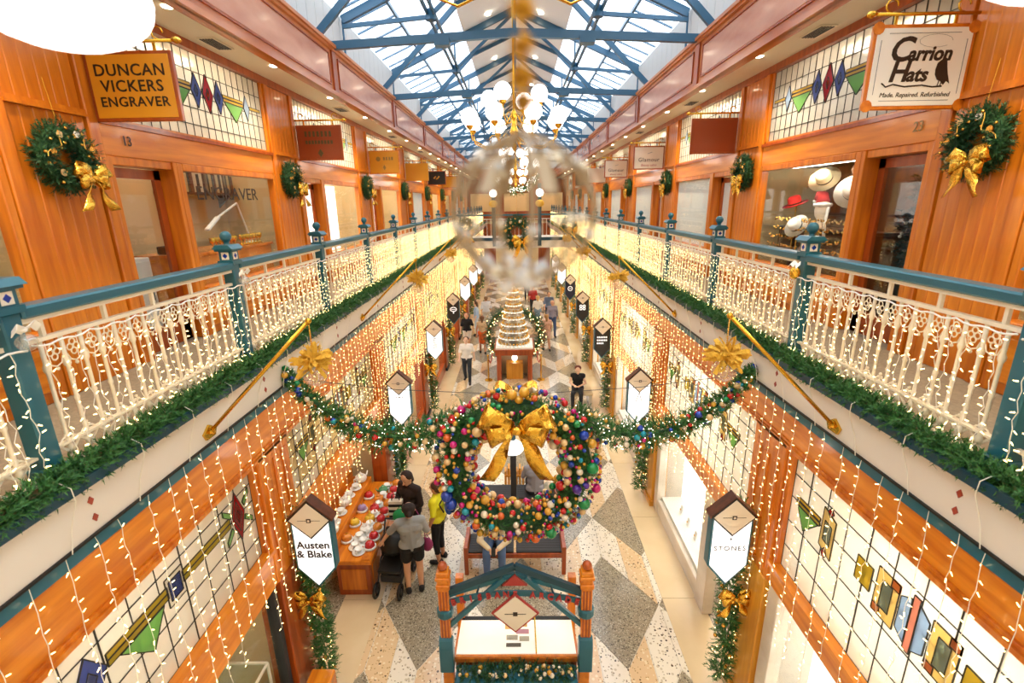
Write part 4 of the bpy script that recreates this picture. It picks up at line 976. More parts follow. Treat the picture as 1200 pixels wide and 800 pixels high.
# hanging ornament in front of the lens
t = thing('hanging_ornament', 'out-of-focus beaded wire ornament on a gold tinsel cord hanging alone in the void', 'ornament', (.006, .45, 6.195))
MB().cyl((0, 0, .06), (0, 0, RZ-6.3), .0012, n=5).build('cord', 'brass', t)
rr = random.Random(12)
for z in (.155, .128, .172, .105, .086):
    pm_ = MB()
    for q in range(130):
        d = Vector((rr.gauss(0, 1), rr.gauss(0, 1), rr.gauss(0, .7)))  .normalized()*.0135; e = d.cross(Vector((.3, .5, .8))).normalized()*.0012
        pm_.add([Vector((0, 0, z))-e, Vector((0, 0, z))+e, Vector((0, 0, z))+d], [(0, 1, 2)])
    pm_.build('tinsel_tuft', 'gold_tulle', t, recalc=False)
mat('bronze_wire', 'A08868', .4, .3)
rib = []
for i in range(13):
    a = i*2*math.pi/13
    pts = [(r_*math.cos(a), r_*math.sin(a), h_) for r_, h_ in ((.004, .062), (.03, .052), (.056, .03), (.066, .0), (.06, -.028), (.042, -.05), (.012, -.062))]
    MB().tube(pts, .0019, 5).build('wire_rib', 'bronze_wire', t)
    for q in range(3):
        p = Vector(pts[1+q*2]).lerp(Vector(pts[2+q*2]) if 2+q*2 < 7 else Vector(pts[6]), rr.random())
        MB().sph(p, rr.uniform(.0035, .0055), 8, 6).build('bead', rr.choice(['haze_bead', 'bb_pearl', 'bb_pearl']), t, smooth=True)
for i in range(16):
    a = rr.random()*6.28; p = Vector((rr.uniform(.0, .04)*math.cos(a), rr.uniform(0, .04)*math.sin(a), -.045-rr.random()*.025))
    MB().sph(p, rr.uniform(.005, .009), 8, 6).build('bead', 'haze_bead', t, smooth=True)
for i in range(8):
    a = i*.785+.3; p0 = Vector((.03*math.cos(a), .03*math.sin(a), .045)); p1 = Vector((.065*math.cos(a), .065*math.sin(a), .012))
    MB().ribbon([p0, p0.lerp(p1, .5)+Vector((0, 0, .008)), p1], (.006*math.sin(a), -.006*math.cos(a), 0), .0003).build('leaf', 'bronze_wire', t)

# ================================================================== FAR BRIDGE
b = struct(MB().box(-XR+.1, XR-.1, 22.4, 24.2, F-.45, F), 'floor_bridge', 'cream')
bt = thing('bridge_railing', 'teal railing of the cross bridge with iron balusters', 'railing', (0, 22.4, F))
m = MB(); m.box(-2.7, 2.7, -.04, .04, .98, 1.05); m.build('handrail', 'teal', bt); m = MB(); m.box(-2.7, 2.7, -.03, .03, -.12, .02); m.build('base_rail', 'teal_dark', bt)
for i in range(30): link('baluster', bal, bt, (-2.6+i*.179, 0, 0))
MB().box(-2.7, 2.7, -.02, .02, .82, .85).build('iron_rail', 'iron_white', bt)
for s in (-1, 1):
    t = thing('bridge_lamp', 'teal lamp post with a white globe on the cross bridge toward the %s' % SHOP[s], 'lamp', (s*1.02, 22.3, F), group='lamp posts on the cross bridge')
    MB().box(-.08, .08, -.06, .06, -.35, 2.35).build('post', 'teal_dark', t); MB().sph((0, -.1, 1.95), .17, 12, 8).build('globe', 'opal', t, smooth=True)
    MB().sph((0, -.16, 1.5), (.2, .1, .16), 8, 6).build('gold_bow', 'gold_tulle', t)
for i, (x, z, sc_) in enumerate(((-2.3, .5, 1.5), (2.35, .55, 1.4), (0, .25, 2.6))):
    o = copy_tree(proto, (x, 22.22, F+z), 0, None, ['small pine wreath with gold bow on the bridge railing by the engraver gallery', 'small pine wreath with gold bow on the bridge railing by the hat gallery', 'large pine wreath with gold bow hung at the middle of the bridge'][i], 'wreaths on the cross bridge'); o.scale = (sc_,)*3
    if i == 2: o.scale = (2.6, 1.3, 2.6)
g = thing('bridge_swag', 'lit pine swag hanging between the bridge lamp posts under the far chandelier', 'garland', (0, 22.35, F+2.55))
pth = [(-1.0, 0, .2), (-.7, 0, -.25), (-.3, 0, -.5), (.1, 0, -.52), (.6, 0, -.3), (1.0, 0, .2)]
needles(pth, .2, 500, .06, 77, 10, .008).build('foliage', 'pine', g, recalc=False); MB().tube(pth, .03, 5).build('core_rope', 'pine_dark', g)
bb_ = MB()
for i in range(120):
    q = rnd.random()*4.99; j = int(q); p = Vector(pth[j]).lerp(Vector(pth[j+1]), q-j); bb_.sph(p+Vector((rnd.gauss(0, .08), -.15, rnd.gauss(0, .1))), .015, 4, 3)
bb_.build('bulbs', 'bulb_white', g, kind='stuff')

# ================================================================== MAP KIOSK
K = thing('map_kiosk', 'wooden directory kiosk with blue gable truss lettered BRISBANE ARCADE and lit map desk', 'kiosk', (0, 4.45, 0))
for s in (-1, 1):
    p = MB(); p.box(s*.8-.06, s*.8+.06, -.06, .06, 0, 2.2); p.box(s*.8-.075, s*.8+.075, -.075, .075, 2.08, 2.14); p.box(s*.8-.08, s*.8+.08, -.08, .08, 2.2, 2.24); p.box(s*.8-.065, s*.8+.065, -.065, .065, 2.24, 2.3)
    post = p.build('post', 'wood_h', K, bevel=.006)
    for x in (-.035, 0, .035): MB().box(s*.8+x-.009, s*.8+x+.009, -.066, -.058, 1.1, 2.05).build('flute', 'wood_red', post)
    MB().sph((s*.8, 0, 2.345), .055, 10, 7).build('finial', 'wood_red', K, smooth=True)
    MB().lathe([(.085, 1.68), (.095, 1.7), (.095, 1.77), (.085, 1.79)], n=12).build('collar', 'teal', K, loc=(s*.8, 0, 0))
    MB().prism([(-.12, .95), (.02, .95), (.02, 1.35), (-.03, 1.42), (-.09, 1.4), (-.12, 1.3)], 'x', s*.8-.08, s*.8+.08).build('boot', 'teal', K, bevel=.012)
    MB().box(s*.72-.05, s*.72+.05, .62, .72, 0, 1.62).build('rear_post', 'wood', K, bevel=.006)
    MB().bar((s*.8, 0, 1.98), (0, 0, 2.34), .05, .07).build('gable_rafter', 'teal_dark', K)
    MB().bar((s*.8, -.02, 1.5), (s*.12, -.02, 2.2), .04, .05).build('brace', 'teal', K)
    MB().bar((s*.8, .02, 1.93), (0, .02, 2.22), .05, .05).build('lower_rafter', 'teal', K)
    MB().bar((s*.45, 0, 1.9), (s*.4, 0, 2.08), .02, .02).build('hanger', 'teal_dark', K)
MB().prism([(-.14, 2.1), (.14, 2.1), (0, 2.24)], 'y', -.03, .0).build('gable_panel', 'red_paint', K)
arc = [(x/10*.8, 1.86+.14*(1-(x/10)**2)) for x in range(-10, 11)]
ap = [(x, z-.035) for x, z in arc]+[(x, z+.035) for x, z in arc[::-1]]
MB().prism(ap, 'y', -.035, -.015).build('name_arch', 'teal', K)
word = 'BRISBANE ARCADE'
for i, ch in enumerate(word):
    if ch == ' ': continue
    f_ = (i-7)/7.0; x = f_*.69; z = 1.86+.14*(1-(x/.8)**2); text(K, ch, .095, (x, -.05, z), (R(80), math.atan(.35*x/.8)*1, 0), 'red_paint', 'letter', depth=.012, bold=.003)
MB().prism([(0, 1.48), (.27, 1.75), (0, 2.02), (-.27, 1.75)], 'y', -.06, -.04).build('crest_rim', 'red_paint', K)
MB().prism([(0, 1.51), (.24, 1.75), (0, 1.99), (-.24, 1.75)], 'y', -.068, -.055).build('crest', 'cream', K)
m = MB(); m.box(-.12, .12, -.072, -.066, 1.747, 1.753); m.box(-.025, .025, -.073, -.066, 1.725, 1.775); m.build('crest_emblem', 'ink', K)
MB().box(-.72, .72, .02, .66, 0, .98).build('cabinet', 'wood_red', K, bevel=.01)
MB().prism([(.0, .98), (.66, .92), (.66, .97), (0, 1.06)], 'x', -.74, .74).build('desk', 'wood_h', K)
for x0, x1 in ((-.7, -.06), (.06, .7)): MB().box(x0, x1, -.012, .004, .985, 1.05).build('desk_front_panel', 'wood', K, bevel=.004)
def desk(y): return 1.064-.09*(y/.66)
for x0, x1, nm in ((-.71, .235, 'map_panel'), (.245, .71, 'map_panel')):
    q = MB(); q.prism([(.03, desk(.03)), (.58, desk(.58)), (.58, desk(.58)+.012), (.03, desk(.03)+.012)], 'x', x0, x1); q.build(nm, 'map_face', K)
MB().prism([(.59, desk(.59)), (.65, desk(.65)), (.65, desk(.65)+.014), (.59, desk(.59)+.014)], 'x', -.7, .7).build('map_header', 'black', K)
MB().prism([(.03, desk(.03)+.01), (.65, desk(.65)+.01), (.65, desk(.65)+.03), (.03, desk(.03)+.03)], 'x', .232, .248).build('divider', 'brass', K)
mat('print_gold', 'D8B060', .5); mat('print_pink', 'C890A0', .5); mat('print_grey', 'B8B4A0', .5); mat('print_dark', '6A6050', .5)
for x0, x1, ya, yb, m_ in ((-.14, -.02, .42, .54, 'print_gold'), (0, .14, .46, .54, 'print_gold'), (0, .16, .34, .42, 'print_pink'), (-.12, .02, .24, .32, 'print_grey'), (.04, .16, .22, .3, 'print_grey'), (-.12, .06, .13, .19, 'print_dark')):
    q = MB(); q.prism([(ya, desk(ya)+.013), (yb, desk(yb)+.013), (yb, desk(yb)+.015), (ya, desk(ya)+.015)], 'x', x0, x1); q.build('map_picture', m_, K)
MB().box(-.7, .7, -.26, -.02, .82, .97).build('planter', 'teal', K, bevel=.01)
g = thing('kiosk_garland', 'pine garland with gold and white baubles in the blue trough of the map kiosk', 'garland', (0, 4.3, .98))
needles([(-.68, 0, 0), (.68, 0, 0)], .11, 420, .045, 33, 12, .005).build('foliage', 'pine_dark', g, recalc=False)
for i in range(40):
    m_ = rnd.choice(['bb_gold', 'bb_pearl', 'bb_champagne', 'bb_pearl']); MB().sph((0, 0, 0), rnd.uniform(.012, .03), 8, 6).build('bauble', m_, g, smooth=True, loc=(rnd.uniform(-.66, .66), rnd.uniform(-.09, .05), rnd.uniform(.03, .09)))
# planter box corner beside the first column
tag(MB().box(-.15, .15, -.2, .2, 0, .6).build('low_counter', 'wood_h', None, bevel=.02, loc=(-2.5, 4.5, 0)), 'low wooden counter end beside the first street-level column', 'counter')

# ================================================================== BENCHES AND LAMP
def bench(y, label, back=False):
    t = thing('bench', label, 'bench', (0, y, 0), group='benches by the globe lamp')
    for s in (-1, 1):
        for d_ in (0, .5):
            MB().box(s*.84-.035, s*.84+.035, d_, d_+.07, 0, .56).build('leg', 'wood_red', t, bevel=.006)
        MB().box(s*.84-.03, s*.84+.03, .06, .5, .5, .56).build('arm_rail', 'wood_red', t)
    MB().box(-.82, .82, .01, .06, .34, .42).build('apron', 'wood_red', t); MB().box(-.82, .82, .51, .56, .34, .42).build('apron', 'wood_red', t)
    for x0 in (-.8, .02): MB().box(x0, x0+.78, .04, .53, .41, .45).build('seat_pad', 'charcoal', t, bevel=.012)
    for x0 in (-.8, .02):
        for i in range(7): MB().box(x0+.01, x0+.77, .07+.063*i, .075+.063*i, .45, .453).build('seat_seam', 'black', t)
    return t
bench(6.93, 'red-brown wooden bench with black seat pads facing the map kiosk'); bench(8.5, 'red-brown wooden bench with black seat pads behind the globe lamp')
t = thing('globe_lamp', 'dark post lamp with a white mushroom shade between the benches', 'lamp', (-.02, 8.1, 0))
MB().box(-.055, .055, -.055, .055, 0, 1.75).build('post', 'charcoal', t, bevel=.008); MB().box(-.14, .14, -.14, .14, 0, .06).build('base', 'charcoal', t)
MB().lathe([(.05, 1.72), (.16, 1.74), (.2, 1.8), (.17, 1.88), (.09, 1.95), (.05, 1.98)], n=20).build('shade', 'opal', t, smooth=True); MB().lathe([(.05, 1.97), (.05, 2.05), (.02, 2.12)], n=10).build('finial', 'teal_dark', t)
for x in (-.14, .1):
    t = thing('wooden_stand', 'small slatted wooden stand behind the lamp post, %s the post' % ('engraver side of' if x < 0 else 'hat shop side of'), 'stand', (x, 9.35, 0), group='wooden stands behind the lamp')
    for dx in (-.07, .0, .07): MB().box(dx-.02, dx+.02, -.1, .1, 0, .62+.08*(dx == 0)).build('slat', 'wood_gold', t)
    MB().box(-.09, .09, -.12, .12, .5, .54).build('cross_rail', 'wood_gold', t)

# ================================================================== TIERED TREE ON ITS TABLE
t = thing('display_table', 'red-brown wooden plinth table with white top under the tiered tree', 'table', (0, 16.3, 0))
for s in (-1, 1): MB().box(s*.55-.08, s*.55+.08, 0, 1.3, 0, 1.02).build('leg', 'wood_red', t, bevel=.01)
MB().box(-.68, .68, -.05, 1.35, 1.0, 1.2).build('apron', 'wood_red', t, bevel=.012); MB().box(-.72, .72, -.09, 1.39, 1.18, 1.22).build('cornice', 'wood_red', t); MB().box(-.66, .66, 0, 1.3, 1.22, 1.27).build('top', 'white', t)
MB().box(-.47, .47, .9, .95, 0, 1.0).build('back_panel', 'plaster', t); MB().sph((0, .5, .75), (.1, .1, .13), 10, 7).build('glow_globe', 'opal', t, smooth=True); MB().box(-.3, .3, .3, .7, 0, .6).build('inner_plinth', 'wood_gold', t)  # glowing globe stands in for the white lit box in the opening
T = thing('tiered_tree', 'tall tree of white glass tiers studded with gold lights on the plinth table', 'christmas tree', (-.02, 16.95, 1.27))
for i in range(9):
    r_ = .62-.055*i; z = .002+.232*i
    MB().lathe([(r_*.96, 0), (r_, .01), (r_, .03), (r_*.96, .04)], n=24).build('tier', 'white', T, loc=(0, 0, z))
    MB().lathe([(r_*.75, .04), (r_*.72, .22)], n=16).build('tier_core', 'ball_glass', T, loc=(0, 0, z))
    q = MB(); n = int(12+26*r_)
    for j in range(n):
        a = 2*math.pi*j/n; q.cur = j % 3; q.sph((r_*.88*math.cos(a), r_*.88*math.sin(a), .085), .04, 7, 5)
    q.build('mini_baubles', ['gold_ball', 'bb_gold', 'bb_champagne'], T, smooth=True, loc=(0, 0, z), kind='stuff')
    q = MB()
    for j in range(n): a = 2*math.pi*(j+.5)/n; q.sph((r_*1.0*math.cos(a), r_*1.0*math.sin(a), .02), .009, 5, 4)
    q.build('bulbs', 'bulb_white', T, loc=(0, 0, z), kind='stuff')
MB().sph((0, 0, 2.15), .07, 10, 7).build('top_bauble', 'gold_ball', T, smooth=True)
g = thing('hoop_wreath', 'big upright pine hoop with tiny lights standing behind the tiered tree', 'wreath', (0, 18.05, 0))
rp = [(1.0*math.cos(a), 0, 1.28+1.0*math.sin(a)) for a in [2*math.pi*i/32 for i in range(33)]]
needles(rp, .26, 1200, .06, 55, 10, .008).build('foliage', 'pine_dark', g, recalc=False); MB().tube(rp[:-1], .08, 6, True).build('hoop', 'pine_dark', g); MB().box(-.3, .3, -.2, .2, 0, .2).build('foot', 'wood_dark', g)
q = MB()
for i in range(260):
    a = rnd.random()*6.28; q.cur = rnd.randrange(3); q.sph((1.0*math.cos(a)+rnd.gauss(0, .1), -.2, 1.28+math.sin(a)+rnd.gauss(0, .1)), .017, 5, 4)
q.build('mini_baubles', ['gold_ball', 'bulb', 'bb_red'], g, kind='stuff')
for s in (-1, 1):
    t = thing('rope_stanchion', 'brass rope stanchion with red rope beside the plinth table toward the %s' % SHOP[s], 'barrier', (s*.95, 16.5, 0), group='rope stanchions')
    MB().lathe([(.14, 0), (.14, .03), (.03, .05), (.025, .9), (.05, .93), (.02, .97)], n=12).build('post', 'brass', t)
    MB().tube([(0, 0, .85), (-s*.06, .2, .6), (-s*.1, .45, .62), (-s*.12, .7, .85)], .02, 6).build('rope', 'red_paint', t)

# ================================================================== SHOP CONTENTS
def cup(parent, c, sc_=1):
    pass
saucer_me = MB().lathe([(.0, 0), (.03, 0), (.07, .012), (.075, .016), (.07, .02), (.03, .01)], n=14).mesh('saucer', 'white', smooth=True)
bowl_me = MB().lathe([(.02, .01), (.026, .018), (.042, .05), (.046, .065), (.042, .065), (.02, .03)], n=12).mesh('cup_bowl', 'white', smooth=True)
ear_me = MB().tube([(.04, 0, .055), (.062, 0, .05), (.06, 0, .03), (.036, 0, .028)], .005, 5).mesh('cup_handle', 'white', smooth=True)
def tea_cup(loc, label, group, sc_=1.0):
    t = thing('tea_cup', label, 'cup', loc, rnd.random()*6, group); t.scale = (sc_,)*3
    link('saucer', saucer_me, t); link('cup_bowl', bowl_me, t); link('cup_handle', ear_me, t)
pots = {}
def tea_pot(loc, m_, label, group, sc_=1.0):
    t = thing('tea_pot', label, 'teapot', loc, rnd.random()*6, group); t.scale = (sc_,)*3
    MB().lathe([(.04, 0), (.075, .02), (.09, .06), (.075, .1), (.04, .12)], n=14).build('body', m_, t, smooth=True)
    MB().lathe([(.045, .118), (.03, .138), (.01, .145), (.014, .16), (.0, .17)], n=12).build('lid', m_, t, smooth=True)
    MB().tube([(.08, 0, .05), (.12, 0, .07), (.14, 0, .12)], [.02, .014, .009], 6).build('spout', m_, t, smooth=True)
    MB().tube([(-.07, 0, .1), (-.13, 0, .1), (-.13, 0, .04), (-.075, 0, .03)], .009, 5).build('handle', m_, t, smooth=True)
def pompom(loc, m_, label, group):
    t = thing('domed_trinket', label, 'trinket', loc, 0, group); t.scale = (1.4,)*3
    MB().lathe([(.06, 0), (.075, .01), (.075, .03), (.06, .035)], n=12).build('base', 'white', t, smooth=True)
    MB().lathe([(.062, .033), (.055, .07), (.03, .095), (.0, .1)], n=12).build('dome', m_, t, smooth=True); MB().sph((0, 0, .105), .012, 6, 5).build('knob', 'gold_ball', t)
D = thing('display_stand', 'stepped wooden shop display full of teacups and teapots with a panelled base', 'display stand', (-2.45, 6.5, 0))
d = MB(); d.box(-.55, 0, 0, 2.25, 0, .62); d.build('base', 'wood_red', D, bevel=.015)
MB().box(-.6, .04, -.04, 2.29, .62, .7).build('base_cornice', 'wood_h', D, bevel=.012)
MB().box(-.48, -.07, -.015, .0, .12, .52).build('end_panel', 'wood', D, bevel=.01)
for i in range(3): MB().box(-.005, .012, .1+.72*i, .72+.72*i, .12, .52).build('side_panel', 'wood', D, bevel=.008)
steps = [(-.95, -.58, .88), (-1.3, -.95, 1.08), (-1.65, -1.3, 1.3)]
for a_, b_, z in steps: MB().box(a_, b_, .05, 2.2, .62, z).build('step', 'wood_h', D, bevel=.008)
MB().box(-.12, .02, -.02, 2.27, .7, .72).build('ledge', 'wood', D)
gx = 'crockery on the stepped display'
mat('pot_red', 'C8242A', .25, coat=.4); mat('pot_orange', 'E08A2A', .25, coat=.4); mat('pot_yellow', 'E8C23A', .25, coat=.4); mat('pot_lilac', 'A58AB8', .3, coat=.3); mat('pot_green', '5A9A6A', .3, coat=.3)
for i in range(9): pompom((-2.50, 6.75+.23*i, .721), ('pot_red', 'pot_red', 'pot_orange')[i % 3], '%s domed trinket on the outer ledge of the teapot display, %s from its end' % (('red', 'red', 'orange')[i % 3], ORD[i]), gx)
for i in range(5): tea_cup((-2.66-.1*(i % 2), 6.66+.12*i, .701), 'white teacup on saucer at the near corner of the teapot display', 'white cups at the near corner of the display', 1.45)
for i in range(4): pompom((-2.95, 6.95+.42*i, .701), ('pot_orange', 'pot_yellow', 'pot_lilac', 'pot_red')[i], '%s dome-lidded trinket on the lowest shelf of the teapot display' % ('orange', 'yellow', 'lilac', 'red')[i], gx)
for r_, (a_, b_, z) in enumerate(steps):
    for i in range(8):
        x = -2.45+(a_+b_)/2+rnd.uniform(-.05, .05); y = 6.68+.26*i
        if (i+r_) % 3 == 1: c_ = ('pot_red', 'pot_yellow', 'white', 'pot_orange', 'pot_lilac', 'pot_green')[(i*2+r_) % 6]; tea_pot((x, y, z), c_, '%s teapot on the %s step of the display, %s from its near end' % (c_.replace('pot_', ''), ORD[r_], ORD[i]), gx, 1.3)
        else: tea_cup((x, y, z), 'white teacup on saucer on the %s step of the teapot display' % ORD[r_], 'white cups on the %s display step' % ORD[r_], 1.5)
for i in range(10):
    y = 7.2+.15*i
    if i % 2: tea_cup((-2.68, y, .701), 'white teacup on saucer along the flat top of the teapot display', 'white cups along the flat display top', 1.35)
    else: c_ = ('white', 'pot_yellow', 'pot_red', 'pot_orange', 'pot_green')[i//2]; tea_pot((-2.72, y, .701), c_, '%s teapot on the flat top of the teapot display' % c_.replace('pot_', ''), gx, 1.0)
# bright shelves at the back of that shop
t = thing('wall_shelf', 'cream wall shelves with small jars behind the teapot display', 'shelf', (-4.55, 7.6, 0))
for z in (1.5, 1.9, 2.3): MB().box(0, .28, -1.1, 1.1, z, z+.04).build('shelf_board', 'white', t)
for z in (1.54, 1.94):
    for i in range(9): tag(MB().lathe([(.04, 0), (.05, .01), (.05, .13), (.03, .16), (.03, .19), (.0, .19)], n=8).build('storage_jar', rnd.choice(['gold_ball', 'white', 'pot_orange', 'bb_champagne']), None, smooth=True, loc=(-4.4, 6.7+.22*i, z)), 'small jar on the %s cream shelf behind the teapots, %s along' % ('lower' if z < 1.7 else 'middle', ORD[i]), 'jar', 'jars on the cream shelves')
# glass cabinet in the near street-level window
t = thing('glass_cabinet', 'glass jewellery cabinet with thin metal edges behind the street-level window', 'display case', (-3.35, 3.75, 0))
MB().box(-.42, .42, -.55, .55, 0, .5).build('base', 'white', t)
e = MB()
for a_ in (-.42, .42):
    for b_ in (-.55, .55): e.box(a_-.012, a_+.012, b_-.012, b_+.012, .5, 1.15)
for z in (.5, 1.15):
    for b_ in (-.55, .55): e.box(-.42, .42, b_-.012, b_+.012, z-.012, z+.012)
    for a_ in (-.42, .42): e.box(a_-.012, a_+.012, -.55, .55, z-.012, z+.012)
e.build('metal_frame', 'brass' if False else 'wire', t)
MB().box(-.42, .42, -.55, .55, 1.145, 1.155).build('glass_top', 'case_glass', t); MB().box(.415, .42, -.55, .55, .5, 1.15).build('glass_side', 'case_glass', t); MB().box(-.42, .42, .545, .55, .5, 1.15).build('glass_side', 'case_glass', t); MB().box(-.42, .42, -.55, -.545, .5, 1.15).build('glass_side', 'case_glass', t)
MB().box(-.4, .4, -.53, .53, .8, .81).build('glass_shelf', 'case_glass', t)
for i in range(6):
    tag(MB().prism([(-.07, 0), (.07, 0), (.07, .01), (.02, .13), (-.07, .14)], 'x', -.06, .06).build('jewel_bust', 'white', None, loc=(-3.35+.2*(i % 2)-.1, 3.4+.13*i, .812), bevel=.01), 'small white jewellery stand inside the glass cabinet', 'stand', 'jewellery stands in the glass cabinet')
t = thing('shop_lamp_cone', 'cream pendant shade hanging inside the near street-level shop', 'lamp', (-3.4, 4.15, 1.5)); MB().lathe([(.03, .12), (.14, 0), (.13, 0), (.02, .1)], n=14).build('shade', 'cream', t); MB().cyl((0, 0, .1), (0, 0, 2.0), .006, n=5).build('cord', 'black', t)

# engraver's room
struct(MB().box(-5.08, -5.02, 4.45, 8.63, F, F+3.4), 'wall_engraver_back', 'plaster')
t = thing('book_shelf', 'dark wooden wall shelf carrying a row of books in the engraver shop', 'shelf', (-5.02, 7.75, F+1.74)); MB().box(0, .26, -.8, .8, 0, .035).build('board', 'wood_dark', t)
for y in (-.7, .7): MB().prism([(0, 0), (.22, 0), (0, -.2)], 'y', y-.015, y+.015).build('bracket', 'wood_dark', t)
y = -.76
bcols = ['D8CFB8', '2A2A30', 'E8E4D8', '4A2A20', '8A8478', '1E1E22', 'C8B890', '38424A', '6A3A2A']
i = 0
while y < .74:
    w0 = rnd.uniform(.035, .08); h0 = rnd.uniform(.26, .36); cname = bcols[i % 9]
    tag(MB().box(0, .2, 0, w0-.004, 0, h0).build('book', cloth(cname), None, loc=(-4.99, 7.75+y, F+1.776), bevel=.004), '%s book in the row on the engraver shelf, %s along' % ({'D8CFB8': 'beige', '2A2A30': 'charcoal', 'E8E4D8': 'cream', '4A2A20': 'brown', '8A8478': 'grey', '1E1E22': 'black', 'C8B890': 'tan', '38424A': 'slate', '6A3A2A': 'rust'}[cname], (ORD+['late']*9)[min(i, 26)]), 'book', 'books on the engraver shelf'); y += w0; i += 1
t = thing('work_counter', 'orange wooden counter behind the engraver window', 'counter', (-4.42, 7.15, F)); MB().box(-.3, .3, -1.15, 1.05, 0, .95).build('body', 'wood_h', t, bevel=.01); MB().box(-.33, .33, -1.18, 1.08, .95, .99).build('top', 'wood', t)
t = thing('desk_lamp', 'white jointed work lamp on the engraver counter', 'lamp', (-4.3, 7.95, F+.99))
MB().lathe([(.09, 0), (.09, .02), (.02, .04)], n=12).build('base', 'white', t); MB().cyl((0, 0, .03), (.05, -.35, .62), .014, n=6).build('lower_arm', 'white', t); MB().cyl((.05, -.35, .62), (.1, -1.0, .42), .014, n=6).build('upper_arm', 'white', t)
MB().bar((.1, -.97, .43), (.12, -1.3, .27), .07, .035).build('lamp_head', 'white', t, bevel=.01)
t = thing('engraving_machine', 'small dark engraving machine on the engraver counter', 'machine', (-4.4, 6.3, F+.99)); MB().box(-.12, .12, -.2, .2, 0, .1).build('bed', 'charcoal', t, bevel=.01); MB().box(-.05, .05, -.05, .05, .1, .36).build('column', 'charcoal', t); MB().cyl((0, -.02, .3), (.0, .16, .3), .04, n=8).build('head', 'lead', t)
for i in range(14):
    tag(MB().lathe([(.03, 0), (.03, .02), (.008, .03), (.008, .07), (.035, .1), (.04, .16), (.0, .16)], n=8).build('trophy_cup', 'brass', None, smooth=True, loc=(-4.2, 6.75+.09*i+(.1 if i > 6 else 0), F+.99)), 'small brass trophy cup in the row on the engraver counter', 'trophy', 'trophy cups on the engraver counter')
t = thing('white_cabinet', 'white metal cabinet inside the engraver door', 'cabinet', (-4.66, 5.45, F)); MB().box(-.3, .3, -.3, .3, 0, 1.0).build('body', 'white', t, bevel=.01); MB().box(.3, .312, -.28, .28, .1, .96).build('door', 'white', t, bevel=.004); MB().cyl((.33, .2, .5), (.33, .2, .62), .01, n=6).build('handle', 'black', t)
t = thing('tool_box', 'small cream box on top of the white cabinet', 'box', (-4.66, 5.35, F+1.0)); MB().box(-.15, .15, -.12, .12, 0, .2).build('body', 'cream', t, bevel=.008); MB().box(.15, .155, -.07, .07, .04, .16).build('dial', 'gold_ink', t)
tag(MB().box(0, .02, -.35, .35, 0, 1.0).build('wall_banner', cloth('9A4A4A'), None, loc=(-5.015, 5.25, F+1.2)), 'faded red and grey banner on the wall inside the engraver door', 'banner')

# hat shop
hb = struct(MB().box(5.1, 5.14, 4.95, 8.4, F, F+3.4), 'wall_hat_shop_back', 'wood_dark'); MB().box(3.94+.15, 5.1, 4.9, 8.4, F+2.02, F+2.06).build('dark_lid_hat_shop', 'black', None, kind='structure')  # low black ceiling added to keep the hat room dark
tag(link('ceiling_light', lamp_up, None, (4.13, 7.0, F+2.015)), 'added light panel, out of sight, brightening the hats in the hat shop window', 'ceiling light').scale = (.25, 1.2, 1)  # unseen panel added to brighten the hats
def hat(loc, m_, label, brim=.19, crown=.1, h=.12, tilt=(0, 0, 0), band=None):
    t = thing('brim_hat', label, 'hat', loc, 0, 'hats in the hat shop window'); t.rotation_euler = tilt
    MB().lathe([(brim, .01), (brim*.95, .0), (crown, .0), (crown*.95, h*.8), (crown*.7, h), (0, h*.93)], n=20).build('felt', m_, t, smooth=True)
    MB().lathe([(crown*1.02, .0), (crown*1.0, .03)], n=20).build('hat_band', band or 'black', t)
hatmats = {n: cloth(h) for n, h in (('straw', 'D8C49A'), ('cream', 'EFE6D4'), ('red', 'D01E1E'), ('tan', 'B08A5A'), ('white', 'F4F0E8'), ('brown', '6A4A30'))}
rack = thing('hat_rack', 'dark shelves carrying the hats in the hat shop window', 'shelf', (4.45, 7.15, F))
for z, d0 in ((.75, .35), (1.1, .22)): MB().box(-.1, d0, -1.1, 1.1, z, z+.03).build('shelf_board', 'wood_dark', rack)
for y in (-1.1, 1.1): MB().box(-.1, .3, y-.02, y+.02, 0, 1.1).build('upright', 'wood_dark', rack)
for i, (y, x, z, m_, br, tl) in enumerate(((7.98, 4.4, 1.46, 'red', .19, (0, R(-20), 0)), (6.5, 4.3, 1.62, 'cream', .22, (R(40), R(-60), 0)), (7.15, 4.3, 1.8, 'straw', .2, (R(30), R(-50), 0)), (7.5, 4.45, 1.8, 'tan', .2, (R(-20), R(-30), 0)), (7.5, 4.2, 1.15, 'white', .18, (R(20), R(-60), 0)), (6.7, 4.5, 1.85, 'brown', .18, (0, R(-30), 0)))):
    hat((x, y, F+z), hatmats[m_], '%s brimmed hat in the hat shop window' % m_, br, br*.52, .13, tl)
    tag(MB().cyl((0, 0, 0), (0, 0, 1), .01, n=6).build('hat_stand', 'brass', None, loc=(x+.02, y, F+.78)), 'thin brass hat stand under the %s hat' % m_, 'stand', 'hat stands').scale = (1, 1, max(.1, z-.8))
t = thing('santa_figure', 'pale mannequin head wearing a red and white santa hat', 'mannequin', (4.3, 7.1, F+1.13))
MB().lathe([(.07, 0), (.05, .04), (.045, .12), (.08, .18), (.095, .26), (.08, .36), (.0, .4)], n=14).build('head', 'cream', t, smooth=True)
MB().tube([(0, 0, .36), (0, .03, .46), (0, .12, .48), (0, .18, .4)], [.09, .07, .045, .025], 10).build('cap', hatmats['red'], t, smooth=True); MB().tube([(.095*math.cos(a), .095*math.sin(a), .33) for a in [i*.524 for i in range(12)]], .028, 6, True).build('fur_trim', 'white', t, smooth=True); MB().sph((0, .19, .37), .035, 8, 6).build('pompom', 'white', t)
